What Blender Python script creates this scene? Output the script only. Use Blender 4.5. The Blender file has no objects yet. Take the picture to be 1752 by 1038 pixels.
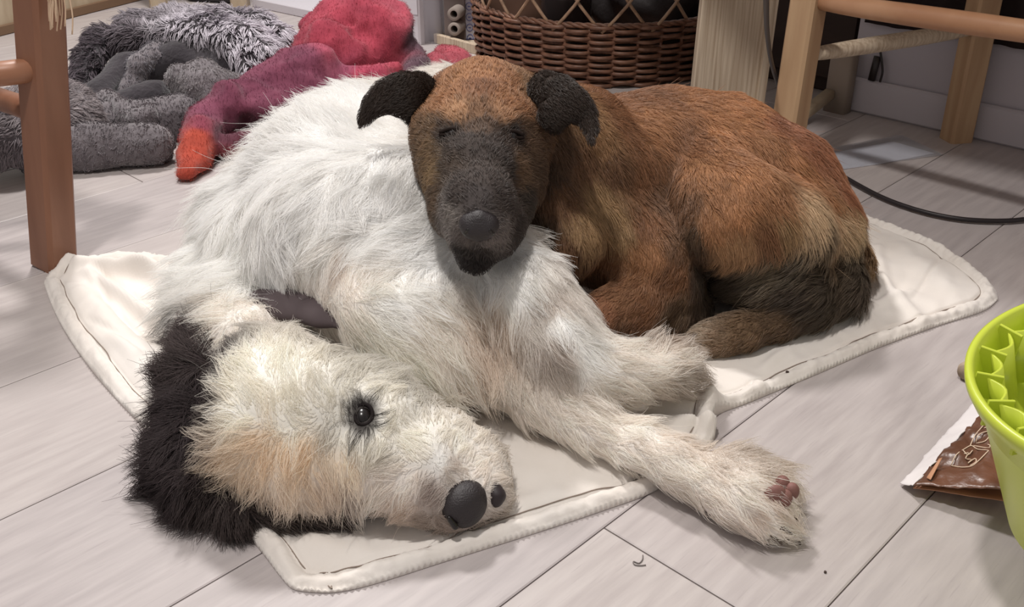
import bpy, math, numpy as np
from mathutils import Vector, Matrix
rng = np.random.default_rng(7)
SC = bpy.context.scene
COL = SC.collection

# ------------------------------------------------------------------ camera, sky, lamps, exposure
FPX, PITCH, HC = 1700.0, math.radians(28.4), 0.58          # focal length in pixels of the 1752 px frame
cam_d = bpy.data.cameras.new('camera'); cam = bpy.data.objects.new('camera', cam_d); COL.objects.link(cam)
cam.location = (0, 0, HC); cam.rotation_euler = (math.pi/2 - PITCH, 0, 0)
cam_d.sensor_width = 36; cam_d.lens = 36*FPX/1752; cam_d.clip_start = 0.02
SC.camera = cam
w = bpy.data.worlds.new('room_light'); SC.world = w; w.use_nodes = True
w.node_tree.nodes['Background'].inputs[0].default_value = (0.84, 0.80, 0.78, 1)
w.node_tree.nodes['Background'].inputs[1].default_value = 0.48
def lamp(name, loc, size, power, target, col=(1, .955, .91)):
    l = bpy.data.lights.new(name, 'AREA'); l.shape = 'DISK'; l.size = size; l.energy = power; l.color = col
    o = bpy.data.objects.new(name, l); COL.objects.link(o); o.location = loc
    o.rotation_euler = (Vector(target)-Vector(loc)).to_track_quat('-Z', 'Y').to_euler()
lamp('ceiling_lamp_front', (-.35, .45, 2.4), .16, 31, (0, 1.1, 0))
lamp('ceiling_lamp_back', (-.55, 2.2, 2.4), .30, 52, (0, 1.1, 0), (1, .965, .94))
vs = SC.view_settings
vs.view_transform = 'Standard'; vs.look = 'None'; vs.gamma = 1; vs.use_curve_mapping = False; vs.exposure = 0.0

# ------------------------------------------------------------------ geometry helpers
CP, SP = math.cos(PITCH), math.sin(PITCH)
def G(u, v, z=0.0):
    """point of the room at height z that the photo shows at pixel (u, v)"""
    d = np.array([u-876.0, FPX*CP+(519.0-v)*SP, -FPX*SP+(519.0-v)*CP])
    return np.array([0, 0, HC]) + d*((z-HC)/d[2])
def DEP(p): return p[1]*CP + (HC-p[2])*SP
def M(px, p): return px*DEP(p)/FPX                           # pixels -> metres at p
def lin(c):
    c = np.asarray(c, float)/255
    return np.where(c <= .04045, c/12.92, ((c+.055)/1.055)**2.4)
OFF = {}
def setp(o, **k):
    for a, b in k.items():
        if b is not None: o[a] = b
    return o
def thing(name, label, cat, loc=(0, 0, 0), group=None):
    o = bpy.data.objects.new(name, None); COL.objects.link(o); o.location = loc; o.empty_display_size = .05
    OFF[o.name] = np.array(loc, float)
    return setp(o, label=label, category=cat, group=group)
def link(name, data, mat, parent=None, off=None, **k):
    o = bpy.data.objects.new(name, data); COL.objects.link(o)
    if mat is not None:
        data.materials.append(mat)
    if parent is not None:
        o.parent = parent; OFF[o.name] = OFF[parent.name]
    else:
        OFF[o.name] = np.zeros(3)
    return setp(o, **k)
def mesh(name, V, Fc, mat, parent=None, smooth=True, col=None, loc=None, **k):
    """world-space vertices -> one mesh object (a child keeps its parent's origin)"""
    V = np.asarray(V, float)
    org = OFF[parent.name] if parent is not None else (np.array(loc, float) if loc is not None else np.zeros(3))
    me = bpy.data.meshes.new(name)
    me.from_pydata((V-org).tolist(), [], [list(map(int, f)) for f in Fc]); me.update()
    if smooth: me.polygons.foreach_set('use_smooth', [True]*len(me.polygons))
    if col is not None:
        a = me.attributes.new('col', 'FLOAT_COLOR', 'POINT')
        c4 = np.ones((len(V), 4), np.float32); c4[:, :3] = col; a.data.foreach_set('color', c4.ravel())
    o = link(name, me, mat, parent, **k)
    if parent is None:
        o.location = org; OFF[o.name] = org
    return o
def merge(parts):
    V, Fc, n = [], [], 0
    for v, f in parts:
        v = np.asarray(v, float); V.append(v); Fc += [tuple(int(i)+n for i in q) for q in f]; n += len(v)
    return np.concatenate(V), Fc
def tube(pts, r, n=8, cap=True, flat=1.0):
    pts = np.asarray(pts, float); K = len(pts); r = np.broadcast_to(np.asarray(r, float), (K,))
    T = np.gradient(pts, axis=0); T /= np.linalg.norm(T, axis=1)[:, None]+1e-12
    up = np.array([0, 0, 1.0]) if abs(T[0, 2]) < .9 else np.array([1.0, 0, 0])
    V = []
    a = np.cross(T[0], up); a /= np.linalg.norm(a)
    for i in range(K):
        a = a - T[i]*(a@T[i]); a /= np.linalg.norm(a); b = np.cross(T[i], a)
        th = np.arange(n)*2*math.pi/n
        V.append(pts[i]+r[i]*(np.cos(th)[:, None]*a + flat*np.sin(th)[:, None]*b))
    V = np.concatenate(V); Fc = []
    for i in range(K-1):
        for j in range(n):
            Fc.append((i*n+j, i*n+(j+1) % n, (i+1)*n+(j+1) % n, (i+1)*n+j))
    if cap: Fc += [tuple(range(n-1, -1, -1)), tuple((K-1)*n+j for j in range(n))]
    return V, Fc
def spline(P, m=8, closed=False):
    P = np.asarray(P, float); n = len(P); out = []
    rngi = range(n if closed else n-1)
    for i in rngi:
        g = (lambda j: P[j % n]) if closed else (lambda j: P[min(max(j, 0), n-1)])
        p0, p1, p2, p3 = g(i-1), g(i), g(i+1), g(i+2)
        for t in np.arange(m)/m:
            out.append(.5*((2*p1)+(-p0+p2)*t+(2*p0-5*p1+4*p2-p3)*t*t+(-p0+3*p1-3*p2+p3)*t**3))
    if not closed: out.append(P[-1])
    return np.array(out)
def beam(p0, p1, w, d, side=None, bev=.12):
    """rectangular bar with chamfered edges between two points; w across, d deep"""
    p0, p1 = np.array(p0, float), np.array(p1, float); t = (p1-p0)/np.linalg.norm(p1-p0)
    s = np.array(side, float) if side is not None else (np.array([1.0, 0, 0]) if abs(t[0]) < .8 else np.array([0, 1.0, 0]))
    s = s-t*(s@t); s /= np.linalg.norm(s); b = np.cross(t, s); c = min(w, d)*bev
    prof = [(w/2, d/2-c), (w/2-c, d/2), (-w/2+c, d/2), (-w/2, d/2-c), (-w/2, -d/2+c), (-w/2+c, -d/2), (w/2-c, -d/2), (w/2, -d/2+c)]
    V = [p+s*x+b*y for p in (p0, p1) for x, y in prof]
    Fc = [(i, (i+1) % 8, 8+(i+1) % 8, 8+i) for i in range(8)]+[tuple(range(7, -1, -1)), tuple(range(8, 16))]
    return np.array(V), Fc
def lathe(c, prof, n=24, axis=(0, 0, 1)):
    c = np.array(c, float); t = np.array(axis, float); t /= np.linalg.norm(t)
    a = np.cross(t, [0, 0, 1.0] if abs(t[2]) < .9 else [1.0, 0, 0]); a /= np.linalg.norm(a); b = np.cross(t, a)
    th = np.arange(n)*2*math.pi/n; V = []
    for r, z in prof: V.append(c+t*z+r*(np.cos(th)[:, None]*a+np.sin(th)[:, None]*b))
    V = np.concatenate(V); Fc = []
    for i in range(len(prof)-1):
        for j in range(n): Fc.append((i*n+j, i*n+(j+1) % n, (i+1)*n+(j+1) % n, (i+1)*n+j))
    return V, Fc

# ------------------------------------------------------------------ smooth solids from blended capsules (surface nets)
def noise3(P, s, seed=0):
    """cheap smooth value noise in -1..1"""
    r = np.random.default_rng(seed); out = 0
    for k in range(6):
        d = r.normal(size=3); d /= np.linalg.norm(d); ph = r.uniform(0, 6.28); fq = (0.7+.6*r.random())/s
        d2 = r.normal(size=3); d2 /= np.linalg.norm(d2)
        out = out+np.sin(P@d*fq*6.28+ph+1.3*np.sin(P@d2*fq*4+ph))
    return out/3.0
def smin(a, b, k):
    h = np.clip(.5+.5*(b-a)/k, 0, 1)
    return b*(1-h)+a*h-k*h*(1-h)
class Solid:
    """groups: list of (k, chains, squash); chain = [(u, v, z, r_px), ...]"""
    def __init__(s, groups, cell=.004, kg=.012, floor=.008, pad=.02, pre=None):
        S = []
        for g in groups:
            k, chains = g[0], g[1]; sq = g[2] if len(g) > 2 else None
            cc = []
            for ch in chains:
                c3 = []
                for q in ch:
                    p = G(q[0], q[1], q[2]); c3.append((p, M(q[3], p)))
                cc.append(c3)
            S.append((k, cc, sq))
        allp = np.array([np.r_[p, r] for _, cc, _ in S for c in cc for p, r in c])
        lo = (allp[:, :3]-allp[:, 3:]).min(0)-pad; hi = (allp[:, :3]+allp[:, 3:]).max(0)+pad
        if floor is not None: lo[2] = floor-2*cell
        n = np.ceil((hi-lo)/cell).astype(int)+1
        s.lo, s.cell, s.n = lo, cell, n
        ax = [lo[i]+cell*np.arange(n[i]) for i in range(3)]
        P = np.stack(np.meshgrid(*ax, indexing='ij'), -1).astype(np.float32)
        tot = None
        for k, cc, sq in S:
            D = None; Q = P
            if sq is not None:
                nn = np.array(sq[0], float); nn /= np.linalg.norm(nn); c0 = np.mean([p for c in cc for p, _ in c], 0)
                Q = P+((P-c0)@nn)[..., None]*nn*(sq[1]-1)
                cc = [[(p+((p-c0)@nn)*nn*(sq[1]-1), r) for p, r in c] for c in cc]
            for c in cc:
                segs = list(zip(c[:-1], c[1:])) if len(c) > 1 else [(c[0], c[0])]
                for (a, ra), (b, rb) in segs:
                    ab = b-a; L = float(ab@ab)
                    if L < 1e-10: d = np.linalg.norm(Q-a, axis=-1)-ra
                    else:
                        t = np.clip(((Q-a)@ab)/L, 0, 1); d = np.linalg.norm(Q-a-t[..., None]*ab, axis=-1)-(ra+(rb-ra)*t)
                    D = d if D is None else smin(D, d, k)
            if sq is not None: D = D/sq[1]**.5
            tot = D if tot is None else smin(tot, D, kg)
        if pre is not None: tot = pre(tot, P)
        if floor is not None: tot = np.maximum(tot, floor-P[..., 2])
        s.D = tot.astype(np.float32)
        s.g = None
    def sample(s, X):
        q = (np.asarray(X)-s.lo)/s.cell
        q = np.clip(q, 0, np.array(s.n)-1.001); i = q.astype(int); f = q-i; D = s.D; o = 0
        for dx in (0, 1):
            for dy in (0, 1):
                for dz in (0, 1):
                    wt = (f[..., 0] if dx else 1-f[..., 0])*(f[..., 1] if dy else 1-f[..., 1])*(f[..., 2] if dz else 1-f[..., 2])
                    o = o+wt*D[i[..., 0]+dx, i[..., 1]+dy, i[..., 2]+dz]
        return o
    def grad(s, X, e=None):
        e = e or s.cell*1.2; X = np.asarray(X); g = np.stack([s.sample(X+d*e)-s.sample(X-d*e) for d in np.eye(3)], -1)
        return g/(np.linalg.norm(g, axis=-1)[..., None]+1e-9)
    def hit(s, uv):
        """first surface point behind each pixel (else the nearest miss)"""
        uv = np.atleast_2d(np.asarray(uv, float))
        d = np.stack([uv[:, 0]-876, FPX*CP+(519-uv[:, 1])*SP, -FPX*SP+(519-uv[:, 1])*CP], -1)
        d /= np.linalg.norm(d, axis=1)[:, None]; o = np.array([0, 0, HC]); best = np.full(len(uv), 9.0); bt = np.zeros(len(uv))
        done = np.zeros(len(uv), bool); hi = s.lo+s.cell*np.array(s.n)
        for t in np.arange(.3, 2.4, .003):
            X = o+d*t; ins = np.all((X > s.lo) & (X < hi), 1)
            v = np.where(ins, s.sample(X), 9.0)
            up = (v < best) & ~done; best[up] = v[up]; bt[up] = t; done |= v < 0
        return o+d*bt[:, None]
    def surf(s, smooth_it=2):
        D = s.D; ins = D < 0; n = D.shape
        acc = np.zeros((n[0]-1, n[1]-1, n[2]-1, 3), np.float32); cnt = np.zeros(acc.shape[:3], np.float32)
        idx = np.stack(np.meshgrid(*[np.arange(m-1) for m in n], indexing='ij'), -1)
        def sl(o): return tuple(slice(o[i], n[i]-1+o[i]) for i in range(3))
        for axn in range(3):
            o1 = [(a, b) for a in (0, 1) for b in (0, 1)]
            for a, b in o1:
                c0 = [0, 0, 0]; oth = [q for q in range(3) if q != axn]; c0[oth[0]] = a; c0[oth[1]] = b
                c1 = list(c0); c1[axn] = 1
                A, B = D[sl(c0)], D[sl(c1)]; m = (A < 0) != (B < 0)
                t = np.where(m, A/(A-B+1e-12), 0)
                for q in range(3):
                    acc[..., q] += np.where(m, c0[q]+(t if q == axn else 0), 0)
                cnt += m
        act = cnt > 0; vid = -np.ones(act.shape, int); vid[act] = np.arange(act.sum())
        V = s.lo+s.cell*(idx[act]+acc[act]/cnt[act][:, None])
        Fs = []
        for axn in range(3):
            oth = [q for q in range(3) if q != axn]
            lo = [0, 0, 0]; lo[oth[0]] = lo[oth[1]] = 1
            r0 = tuple(slice(lo[i], n[i]-1) for i in range(3))
            c1 = [slice(lo[i], n[i]-1) for i in range(3)]; c1[axn] = slice(1, n[axn])
            m0, m1 = ins[r0], ins[tuple(c1)]
            for sgn, mk in ((1, m0 & ~m1), (-1, ~m0 & m1)):
                q = np.argwhere(mk)+np.array(lo)
                def vv(da, db):
                    r = q.copy(); r[:, oth[0]] -= da; r[:, oth[1]] -= db; return vid[r[:, 0], r[:, 1], r[:, 2]]
                quad = np.stack([vv(0, 0), vv(1, 0), vv(1, 1), vv(0, 1)], -1)
                if (sgn == 1) == (axn == 1): quad = quad[:, ::-1]
                Fs.append(quad)
        Fc = np.concatenate(Fs); Fc = Fc[(Fc >= 0).all(1)]
        for _ in range(smooth_it):
            S = np.zeros_like(V); c = np.zeros(len(V))
            for a in range(4):
                i, j = Fc[:, a], Fc[:, (a+1) % 4]
                for q in range(3): S[:, q] += np.bincount(i, V[j, q], len(V))+np.bincount(j, V[i, q], len(V))
                c += np.bincount(i, minlength=len(V))+np.bincount(j, minlength=len(V))
            V = .5*V+.5*S/c[:, None]
        s.V, s.F = V, Fc
        return V, Fc
def idw(X, P, val, p=3.0, e=.008):
    out = np.zeros((len(X), val.shape[1]))
    for i in range(0, len(X), 20000):
        d2 = ((X[i:i+20000, None]-P[None])**2).sum(-1)+e*e; wt = d2**(-p/2); wt /= wt.sum(1)[:, None]; out[i:i+20000] = wt@val
    return out
def seeds(S, L):
    """[(u, v, (r,g,b)), ...] -> positions on the solid and linear colours"""
    return S.hit([(q[0], q[1]) for q in L]), np.array([lin(q[2]) for q in L])
def fur(name, S, parent, mat, N, guides, cols, width=.0004, lenmul=1.0, npts=6, holes=(), clump=.35, per=40, jit=.25,
        curl=.0, seed=1, cp=3.5, cvar=.12, rootdark=0.0, zmin=.009, mask=None, tipw=.25, stray=.04, avoid=(), **k):
    """guides: (u, v, du, dv, length, lift) give lie and length of the coat, interpolated over the body"""
    r = np.random.default_rng(seed); V, Fc = S.V, S.F
    a, b, c, d = (V[Fc[:, i]] for i in range(4))
    ar = np.linalg.norm(np.cross(c-a, d-b), axis=1); bot = (a[:, 2]+c[:, 2])/2 < zmin+.002; ar[bot] = 0
    f = r.choice(len(Fc), N, p=ar/ar.sum()); s_, t_ = r.random((2, N, 1))
    X = (a[f]*(1-s_)+b[f]*s_)*(1-t_)+(d[f]*(1-s_)+c[f]*s_)*t_
    gp = S.hit([(g[0], g[1]) for g in guides])
    tip = S.hit([(g[0]+g[2], g[1]+g[3]) for g in guides])
    gd = tip-gp; gn = S.grad(gp); far = np.linalg.norm(gd, axis=1) > .12
    flat = np.array([G(g[0]+g[2], g[1]+g[3], p[2])-G(g[0], g[1], p[2]) for g, p in zip(guides, gp)])
    gd[far] = flat[far]; gd -= gn*(gd*gn).sum(1)[:, None]; gd /= np.linalg.norm(gd, axis=1)[:, None]+1e-9
    gv = np.c_[gd, [g[4] for g in guides], [g[5] for g in guides]]
    at = idw(X, gp, gv, 3.0, .015)
    nrm = S.grad(X); D = at[:, :3]+.6*jit*np.stack([noise3(X, .05, 11+i) for i in range(3)], -1)+jit*.25*r.normal(size=(N, 3))
    D -= nrm*(D*nrm).sum(1)[:, None]; D /= np.linalg.norm(D, axis=1)[:, None]+1e-9
    L = at[:, 3]*lenmul*(.65+.5*r.random(N))*(1+.25*noise3(X, .04, 21)); lift = at[:, 4]*(.6+.8*r.random(N))
    C = idw(X, cols[0], cols[1], cp, .004)
    C = C*(1+cvar*r.normal(size=(N, 1)))*(1+cvar*.7*noise3(X, .018, 5)[:, None]); C = np.clip(C, 0.002, .95)
    keep = np.ones(N, bool)
    for (u, v, rad) in holes:
        h = S.hit([(u, v)])[0]; keep &= np.linalg.norm(X-h, axis=1) > rad
    if mask is not None: keep &= mask(X)
    for A in avoid: keep &= A.sample(X) > .003
    X, D, L, lift, C, nrm = (q[keep] for q in (X, D, L, lift, C, nrm)); N = len(X)
    bin_ = np.cross(nrm, D); ph = 6.28*noise3(X, .03, 31)
    P = np.zeros((N, npts, 3)); P[:, 0] = X-nrm*.001; p = X.copy()
    for i in range(1, npts):
        t = i/(npts-1)
        st = D+nrm*(lift*(1-.7*t))[:, None]+bin_*(curl*np.cos(ph+t*5.0))[:, None]+np.array([0, 0, -.10*t])
        st /= np.linalg.norm(st, axis=1)[:, None]; p = p+st*(L/(npts-1))[:, None]
        dist = S.sample(p); want = .0012+lift*L*t*.55; push = np.clip(want-dist, 0, .01)
        p = p+S.grad(p)*push[:, None]
        for A in avoid:
            da = A.sample(p); pu = np.clip(.001-da, 0, .012); p = p+A.grad(p)*pu[:, None]
        p[:, 2] = np.maximum(p[:, 2], zmin)
        P[:, i] = p
    if clump > 0:
        from mathutils.kdtree import KDTree
        K = max(1, N//per); cs = r.choice(N, K, replace=False); kd = KDTree(K)
        for i, q in enumerate(cs): kd.insert(X[q], i)
        kd.balance(); own = np.array([cs[kd.find(x)[1]] for x in X.tolist()])
        t = np.linspace(0, 1, npts)[None, :, None]; rel = P[own]-X[own][:, None]
        tgt = X[own][:, None]+rel*(L/L[own])[:, None, None]
        wgt = clump*(.5+.9*r.random((N, 1, 1)))*t**1.3; wgt[r.random(N) < .15] = 0
        P = P*(1-np.clip(wgt, 0, .95))+tgt*np.clip(wgt, 0, .95)
    if stray > 0:
        m = r.random(N) < stray; t = np.linspace(0, 1, npts)[None, :, None]
        P[m] += (nrm[m]*.35+.5*r.normal(size=(m.sum(), 3)))[:, None]*(L[m][:, None, None]*.5)*t**1.5
        P[..., 2] = np.maximum(P[..., 2], zmin)
    hc = bpy.data.hair_curves.new(name); hc.add_curves([npts]*N)
    hc.attributes['position'].data.foreach_set('vector', (P-OFF[parent.name]).astype(np.float32).ravel())
    ra = hc.attributes.get('radius') or hc.attributes.new('radius', 'FLOAT', 'POINT')
    taper = np.linspace(1, tipw, npts)[None]*np.ones((N, 1))*width*(.7+.6*r.random((N, 1)))
    ra.data.foreach_set('value', taper.astype(np.float32).ravel())
    ca = hc.attributes.new('col', 'FLOAT_COLOR', 'CURVE'); c4 = np.ones((N, 4), np.float32); c4[:, :3] = C
    ca.data.foreach_set('color', c4.ravel())
    return link(name, hc, mat, parent, kind='stuff', **k)

# ------------------------------------------------------------------ materials
def mat(name, col=(.5, .5, .5), rough=.6, spec=.5, attr=None, noise=None, bump=None, srgb=True, metal=0, trans=0, sheen=0, alpha=1, stretch=(1, 1, 1), bstretch=(1, 1, 1), emit=None, rot=0, voro=None, trl=0):
    """noise=(scale, colour2, detail), bump=(scale, strength, distance)"""
    m = bpy.data.materials.new(name); m.use_nodes = True; nt = m.node_tree; N = nt.nodes; Lk = nt.links
    B = N['Principled BSDF']; B.inputs['Roughness'].default_value = rough; B.inputs['Specular IOR Level'].default_value = spec
    B.inputs['Metallic'].default_value = metal; B.inputs['Transmission Weight'].default_value = trans; B.inputs['Alpha'].default_value = alpha
    if sheen: B.inputs['Sheen Weight'].default_value = sheen; B.inputs['Sheen Roughness'].default_value = .6
    c = tuple(lin(col)) if srgb else tuple(col); B.inputs['Base Color'].default_value = (*c, 1)
    tc = N.new('ShaderNodeTexCoord')
    def coords(st):
        mp = N.new('ShaderNodeMapping'); mp.inputs['Scale'].default_value = st; mp.inputs['Rotation'].default_value = (0, 0, rot)
        if rot:
            m0 = N.new('ShaderNodeMapping'); m0.inputs['Rotation'].default_value = (0, 0, rot); mp.inputs['Rotation'].default_value = (0, 0, 0)
            Lk.new(tc.outputs['Object'], m0.inputs[0]); Lk.new(m0.outputs[0], mp.inputs[0])
        else: Lk.new(tc.outputs['Object'], mp.inputs[0])
        return mp.outputs[0]
    src = None
    if attr:
        a = N.new('ShaderNodeAttribute'); a.attribute_name = attr; src = a.outputs['Color']; Lk.new(src, B.inputs['Base Color'])
    if noise:
        nz = N.new('ShaderNodeTexNoise'); nz.inputs['Scale'].default_value = noise[0]; nz.inputs['Detail'].default_value = noise[2] if len(noise) > 2 else 6
        Lk.new(coords(stretch), nz.inputs['Vector']); rp = N.new('ShaderNodeValToRGB'); rp.color_ramp.elements[0].position = .35; rp.color_ramp.elements[1].position = .65
        Lk.new(nz.outputs['Fac'], rp.inputs[0])
        if attr:
            mx = N.new('ShaderNodeMixRGB'); mx.blend_type = 'MULTIPLY'; mx.inputs[0].default_value = 1
            rp.color_ramp.elements[0].color = (1, 1, 1, 1); rp.color_ramp.elements[1].color = (*noise[1], 1)
            Lk.new(src, mx.inputs[1]); Lk.new(rp.outputs[0], mx.inputs[2]); Lk.new(mx.outputs[0], B.inputs['Base Color'])
        else:
            rp.color_ramp.elements[0].color = (*c, 1); rp.color_ramp.elements[1].color = (*lin(noise[1]), 1); Lk.new(rp.outputs[0], B.inputs['Base Color'])
    if bump:
        bn = N.new('ShaderNodeTexNoise'); bn.inputs['Scale'].default_value = bump[0]; bn.inputs['Detail'].default_value = 5
        Lk.new(coords(bstretch), bn.inputs['Vector']); bp = N.new('ShaderNodeBump'); bp.inputs['Strength'].default_value = bump[1]; bp.inputs['Distance'].default_value = bump[2]
        Lk.new(bn.outputs['Fac'], bp.inputs['Height']); Lk.new(bp.outputs[0], B.inputs['Normal'])
    if trl:
        T = N.new('ShaderNodeBsdfTranslucent'); Mx = N.new('ShaderNodeMixShader'); Mx.inputs[0].default_value = trl
        if src: Lk.new(src, T.inputs[0])
        else: T.inputs[0].default_value = (*c, 1)
        Lk.new(B.outputs[0], Mx.inputs[1]); Lk.new(T.outputs[0], Mx.inputs[2]); Lk.new(Mx.outputs[0], N['Material Output'].inputs[0])
    if emit: B.inputs['Emission Color'].default_value = (*lin(emit[0]), 1); B.inputs['Emission Strength'].default_value = emit[1]
    return m
# ------------------------------------------------------------------ room: plank floor, wall, baseboard
AX = np.array([.6963, .7178, 0]); QX = np.array([.7178, -.6963, 0])     # along / across the planks
def SQ(s, q, z=0.0): return AX*s+QX*q+np.array([0, 0, z])
def plank_mat(i, a, b, c):
    m = bpy.data.materials.new('whitewashed_laminate'); m.use_nodes = True; nt = m.node_tree; N = nt.nodes; L = nt.links
    B = N['Principled BSDF']; B.inputs['Roughness'].default_value = .42; B.inputs['Specular IOR Level'].default_value = .35
    tc = N.new('ShaderNodeTexCoord'); m0 = N.new('ShaderNodeMapping'); m0.inputs['Rotation'].default_value = (0, 0, -math.atan2(AX[1], AX[0]))
    m0.inputs['Location'].default_value = (i*1.7, i*.9, 0)
    L.new(tc.outputs['Object'], m0.inputs[0])
    def nz(st, sc, det, p0, p1):
        mp = N.new('ShaderNodeMapping'); mp.inputs['Scale'].default_value = st; L.new(m0.outputs[0], mp.inputs[0])
        t = N.new('ShaderNodeTexNoise'); t.inputs['Scale'].default_value = sc; t.inputs['Detail'].default_value = det; L.new(mp.outputs[0], t.inputs[0])
        r = N.new('ShaderNodeMapRange'); r.inputs['From Min'].default_value = p0; r.inputs['From Max'].default_value = p1; L.new(t.outputs['Fac'], r.inputs[0]); return r.outputs[0], t
    g1, t1 = nz((3.5, 30, 3), 3, 8, .35, .7); g2, _ = nz((1, 1.6, 1), 5, 3, .3, .7); g3, t3 = nz((14, 260, 3), 2, 4, .60, .74)
    def mix(f, x, y):
        k = N.new('ShaderNodeMixRGB'); L.new(f, k.inputs[0])
        for s_, q in ((1, x), (2, y)):
            if isinstance(q, tuple): k.inputs[s_].default_value = (*q, 1)
            else: L.new(q, k.inputs[s_])
        return k.outputs[0]
    c1 = mix(g1, tuple(lin(a)), tuple(lin(b))); mm = N.new('ShaderNodeMath'); mm.operation = 'MULTIPLY'; mm.inputs[1].default_value = .45; L.new(g2, mm.inputs[0])
    c2 = mix(mm.outputs[0], c1, tuple(lin(c))); m2 = N.new('ShaderNodeMath'); m2.operation = 'MULTIPLY'; m2.inputs[1].default_value = .35; L.new(g3, m2.inputs[0])
    c3 = mix(m2.outputs[0], c2, tuple(lin((150, 140, 142)))); L.new(c3, B.inputs['Base Color'])
    bp = N.new('ShaderNodeBump'); bp.inputs['Strength'].default_value = .25; bp.inputs['Distance'].default_value = .001; L.new(t1.outputs['Fac'], bp.inputs['Height']); L.new(bp.outputs[0], B.inputs['Normal'])
    return m
PM = [plank_mat(i, a, b, (184, 176, 174)) for i, (a, b) in enumerate([((187, 179, 177), (168, 159, 158)), ((184, 176, 175), (164, 156, 156)), ((190, 182, 179), (172, 163, 161))])]
M_gap = mat('floor_gap_dark', (118, 108, 106), .9)
ql = [-1.245, -1.007, -.792, -.592, -.406, -.221]
while ql[0] > -3.4: ql.insert(0, ql[0]-.205)
while ql[-1] < 1.5: ql.append(ql[-1]+.195)
SW = 1.787; QC = -.836
c4 = [SQ(-1.1, ql[0]), SQ(-1.1, ql[-1]), SQ(SW, ql[-1]), SQ(SW, QC), SQ(4.3, QC), SQ(4.3, ql[0])]
fl = mesh('floor', [p-[0, 0, .0022] for p in c4]+[p-[0, 0, .03] for p in c4], [(0, 1, 2, 3, 4, 5), (11, 10, 9, 8, 7, 6)]+[(i, 6+i, 6+(i+1) % 6, (i+1) % 6) for i in range(6)], M_gap, smooth=False, kind='structure')
r0 = np.random.default_rng(3)
for i in range(len(ql)-1):
    q0, q1 = ql[i]+.0006, ql[i+1]-.0006
    smax = SW if (q0+q1)/2 > QC else 4.3
    st = -1.1-r0.uniform(0, 1.1)
    if abs(ql[i]+.406) < .01: st = .533-1.24*2
    while st < smax:
        a, b = max(st, -1.1)+.0007, min(st+1.24, smax)-.0007; st += 1.24
        if b-a < .03: continue
        e = .0013; Vp = []
        for z, d in ((-.002, 0), (-.0008, 0), (0, e)):
            Vp += [SQ(a+d, q0+d, z), SQ(b-d, q0+d, z), SQ(b-d, q1-d, z), SQ(a+d, q1-d, z)]
        Fp = [(8, 11, 10, 9)]+[(k*4+j, k*4+4+j, k*4+4+(j+1) % 4, k*4+(j+1) % 4) for k in (0, 1) for j in range(4)]
        mesh('plank', Vp, Fp, PM[int(r0.integers(3))], fl, smooth=False)
def box_sq(s0, s1, q0, q1, z0, z1, bev=.004):
    V, Fc = [], []
    for z, d in ((z0, bev), (z0+bev, 0), (z1-bev, 0), (z1, bev)):
        V += [SQ(s0+d, q0+d, z), SQ(s1-d, q0+d, z), SQ(s1-d, q1-d, z), SQ(s0+d, q1-d, z)]
    Fc = [(0, 1, 2, 3), (15, 14, 13, 12)]+[(k*4+j, k*4+4+j, k*4+4+(j+1) % 4, k*4+(j+1) % 4) for k in range(3) for j in range(4)]
    return np.array(V), Fc
M_wall = mat('white_wall_paint', (190, 184, 190), .7, .3, noise=(3, (180, 174, 181), 3), bump=(60, .1, .001))
M_base = mat('white_baseboard_paint', (188, 182, 188), .5, .4, bump=(30, .05, .001))
mesh('wall_right', *box_sq(SW, SW+.12, QC, 1.45, 0, 1.3), M_wall, smooth=False, kind='structure')
mesh('baseboard_right', *box_sq(SW-.013, SW-.0005, QC, 1.45, .0005, .065), M_base, smooth=False, kind='structure')

# ------------------------------------------------------------------ woods
M_oak = mat('light_oak', (190, 158, 124), .45, .4, noise=(4, (168, 134, 102), 8), stretch=(9, 9, .8), bump=(20, .12, .001))
M_oakd = mat('turned_beech', (184, 142, 110), .4, .4, noise=(5, (164, 120, 90), 6), stretch=(2, 2, 2), bump=(20, .08, .001))
M_brown = mat('stained_brown_wood', (138, 96, 74), .42, .4, noise=(3, (120, 80, 60), 8), stretch=(9, 9, .7), bump=(25, .1, .001))
M_pale = mat('pale_raw_pine', (210, 194, 172), .6, .3, noise=(7, (176, 156, 134), 12), stretch=(30, 30, .8), bump=(30, .3, .001), bstretch=(14, 14, .6))
M_cream = mat('cream_painted_wood', (190, 174, 150), .5, .3, noise=(5, (172, 154, 130), 8), stretch=(8, 8, 2), bump=(20, .2, .001))
M_recess = mat('dark_recess_brown', (62, 48, 42), .6, .3, noise=(4, (48, 36, 32), 6), stretch=(1, 1, 6))

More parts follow.
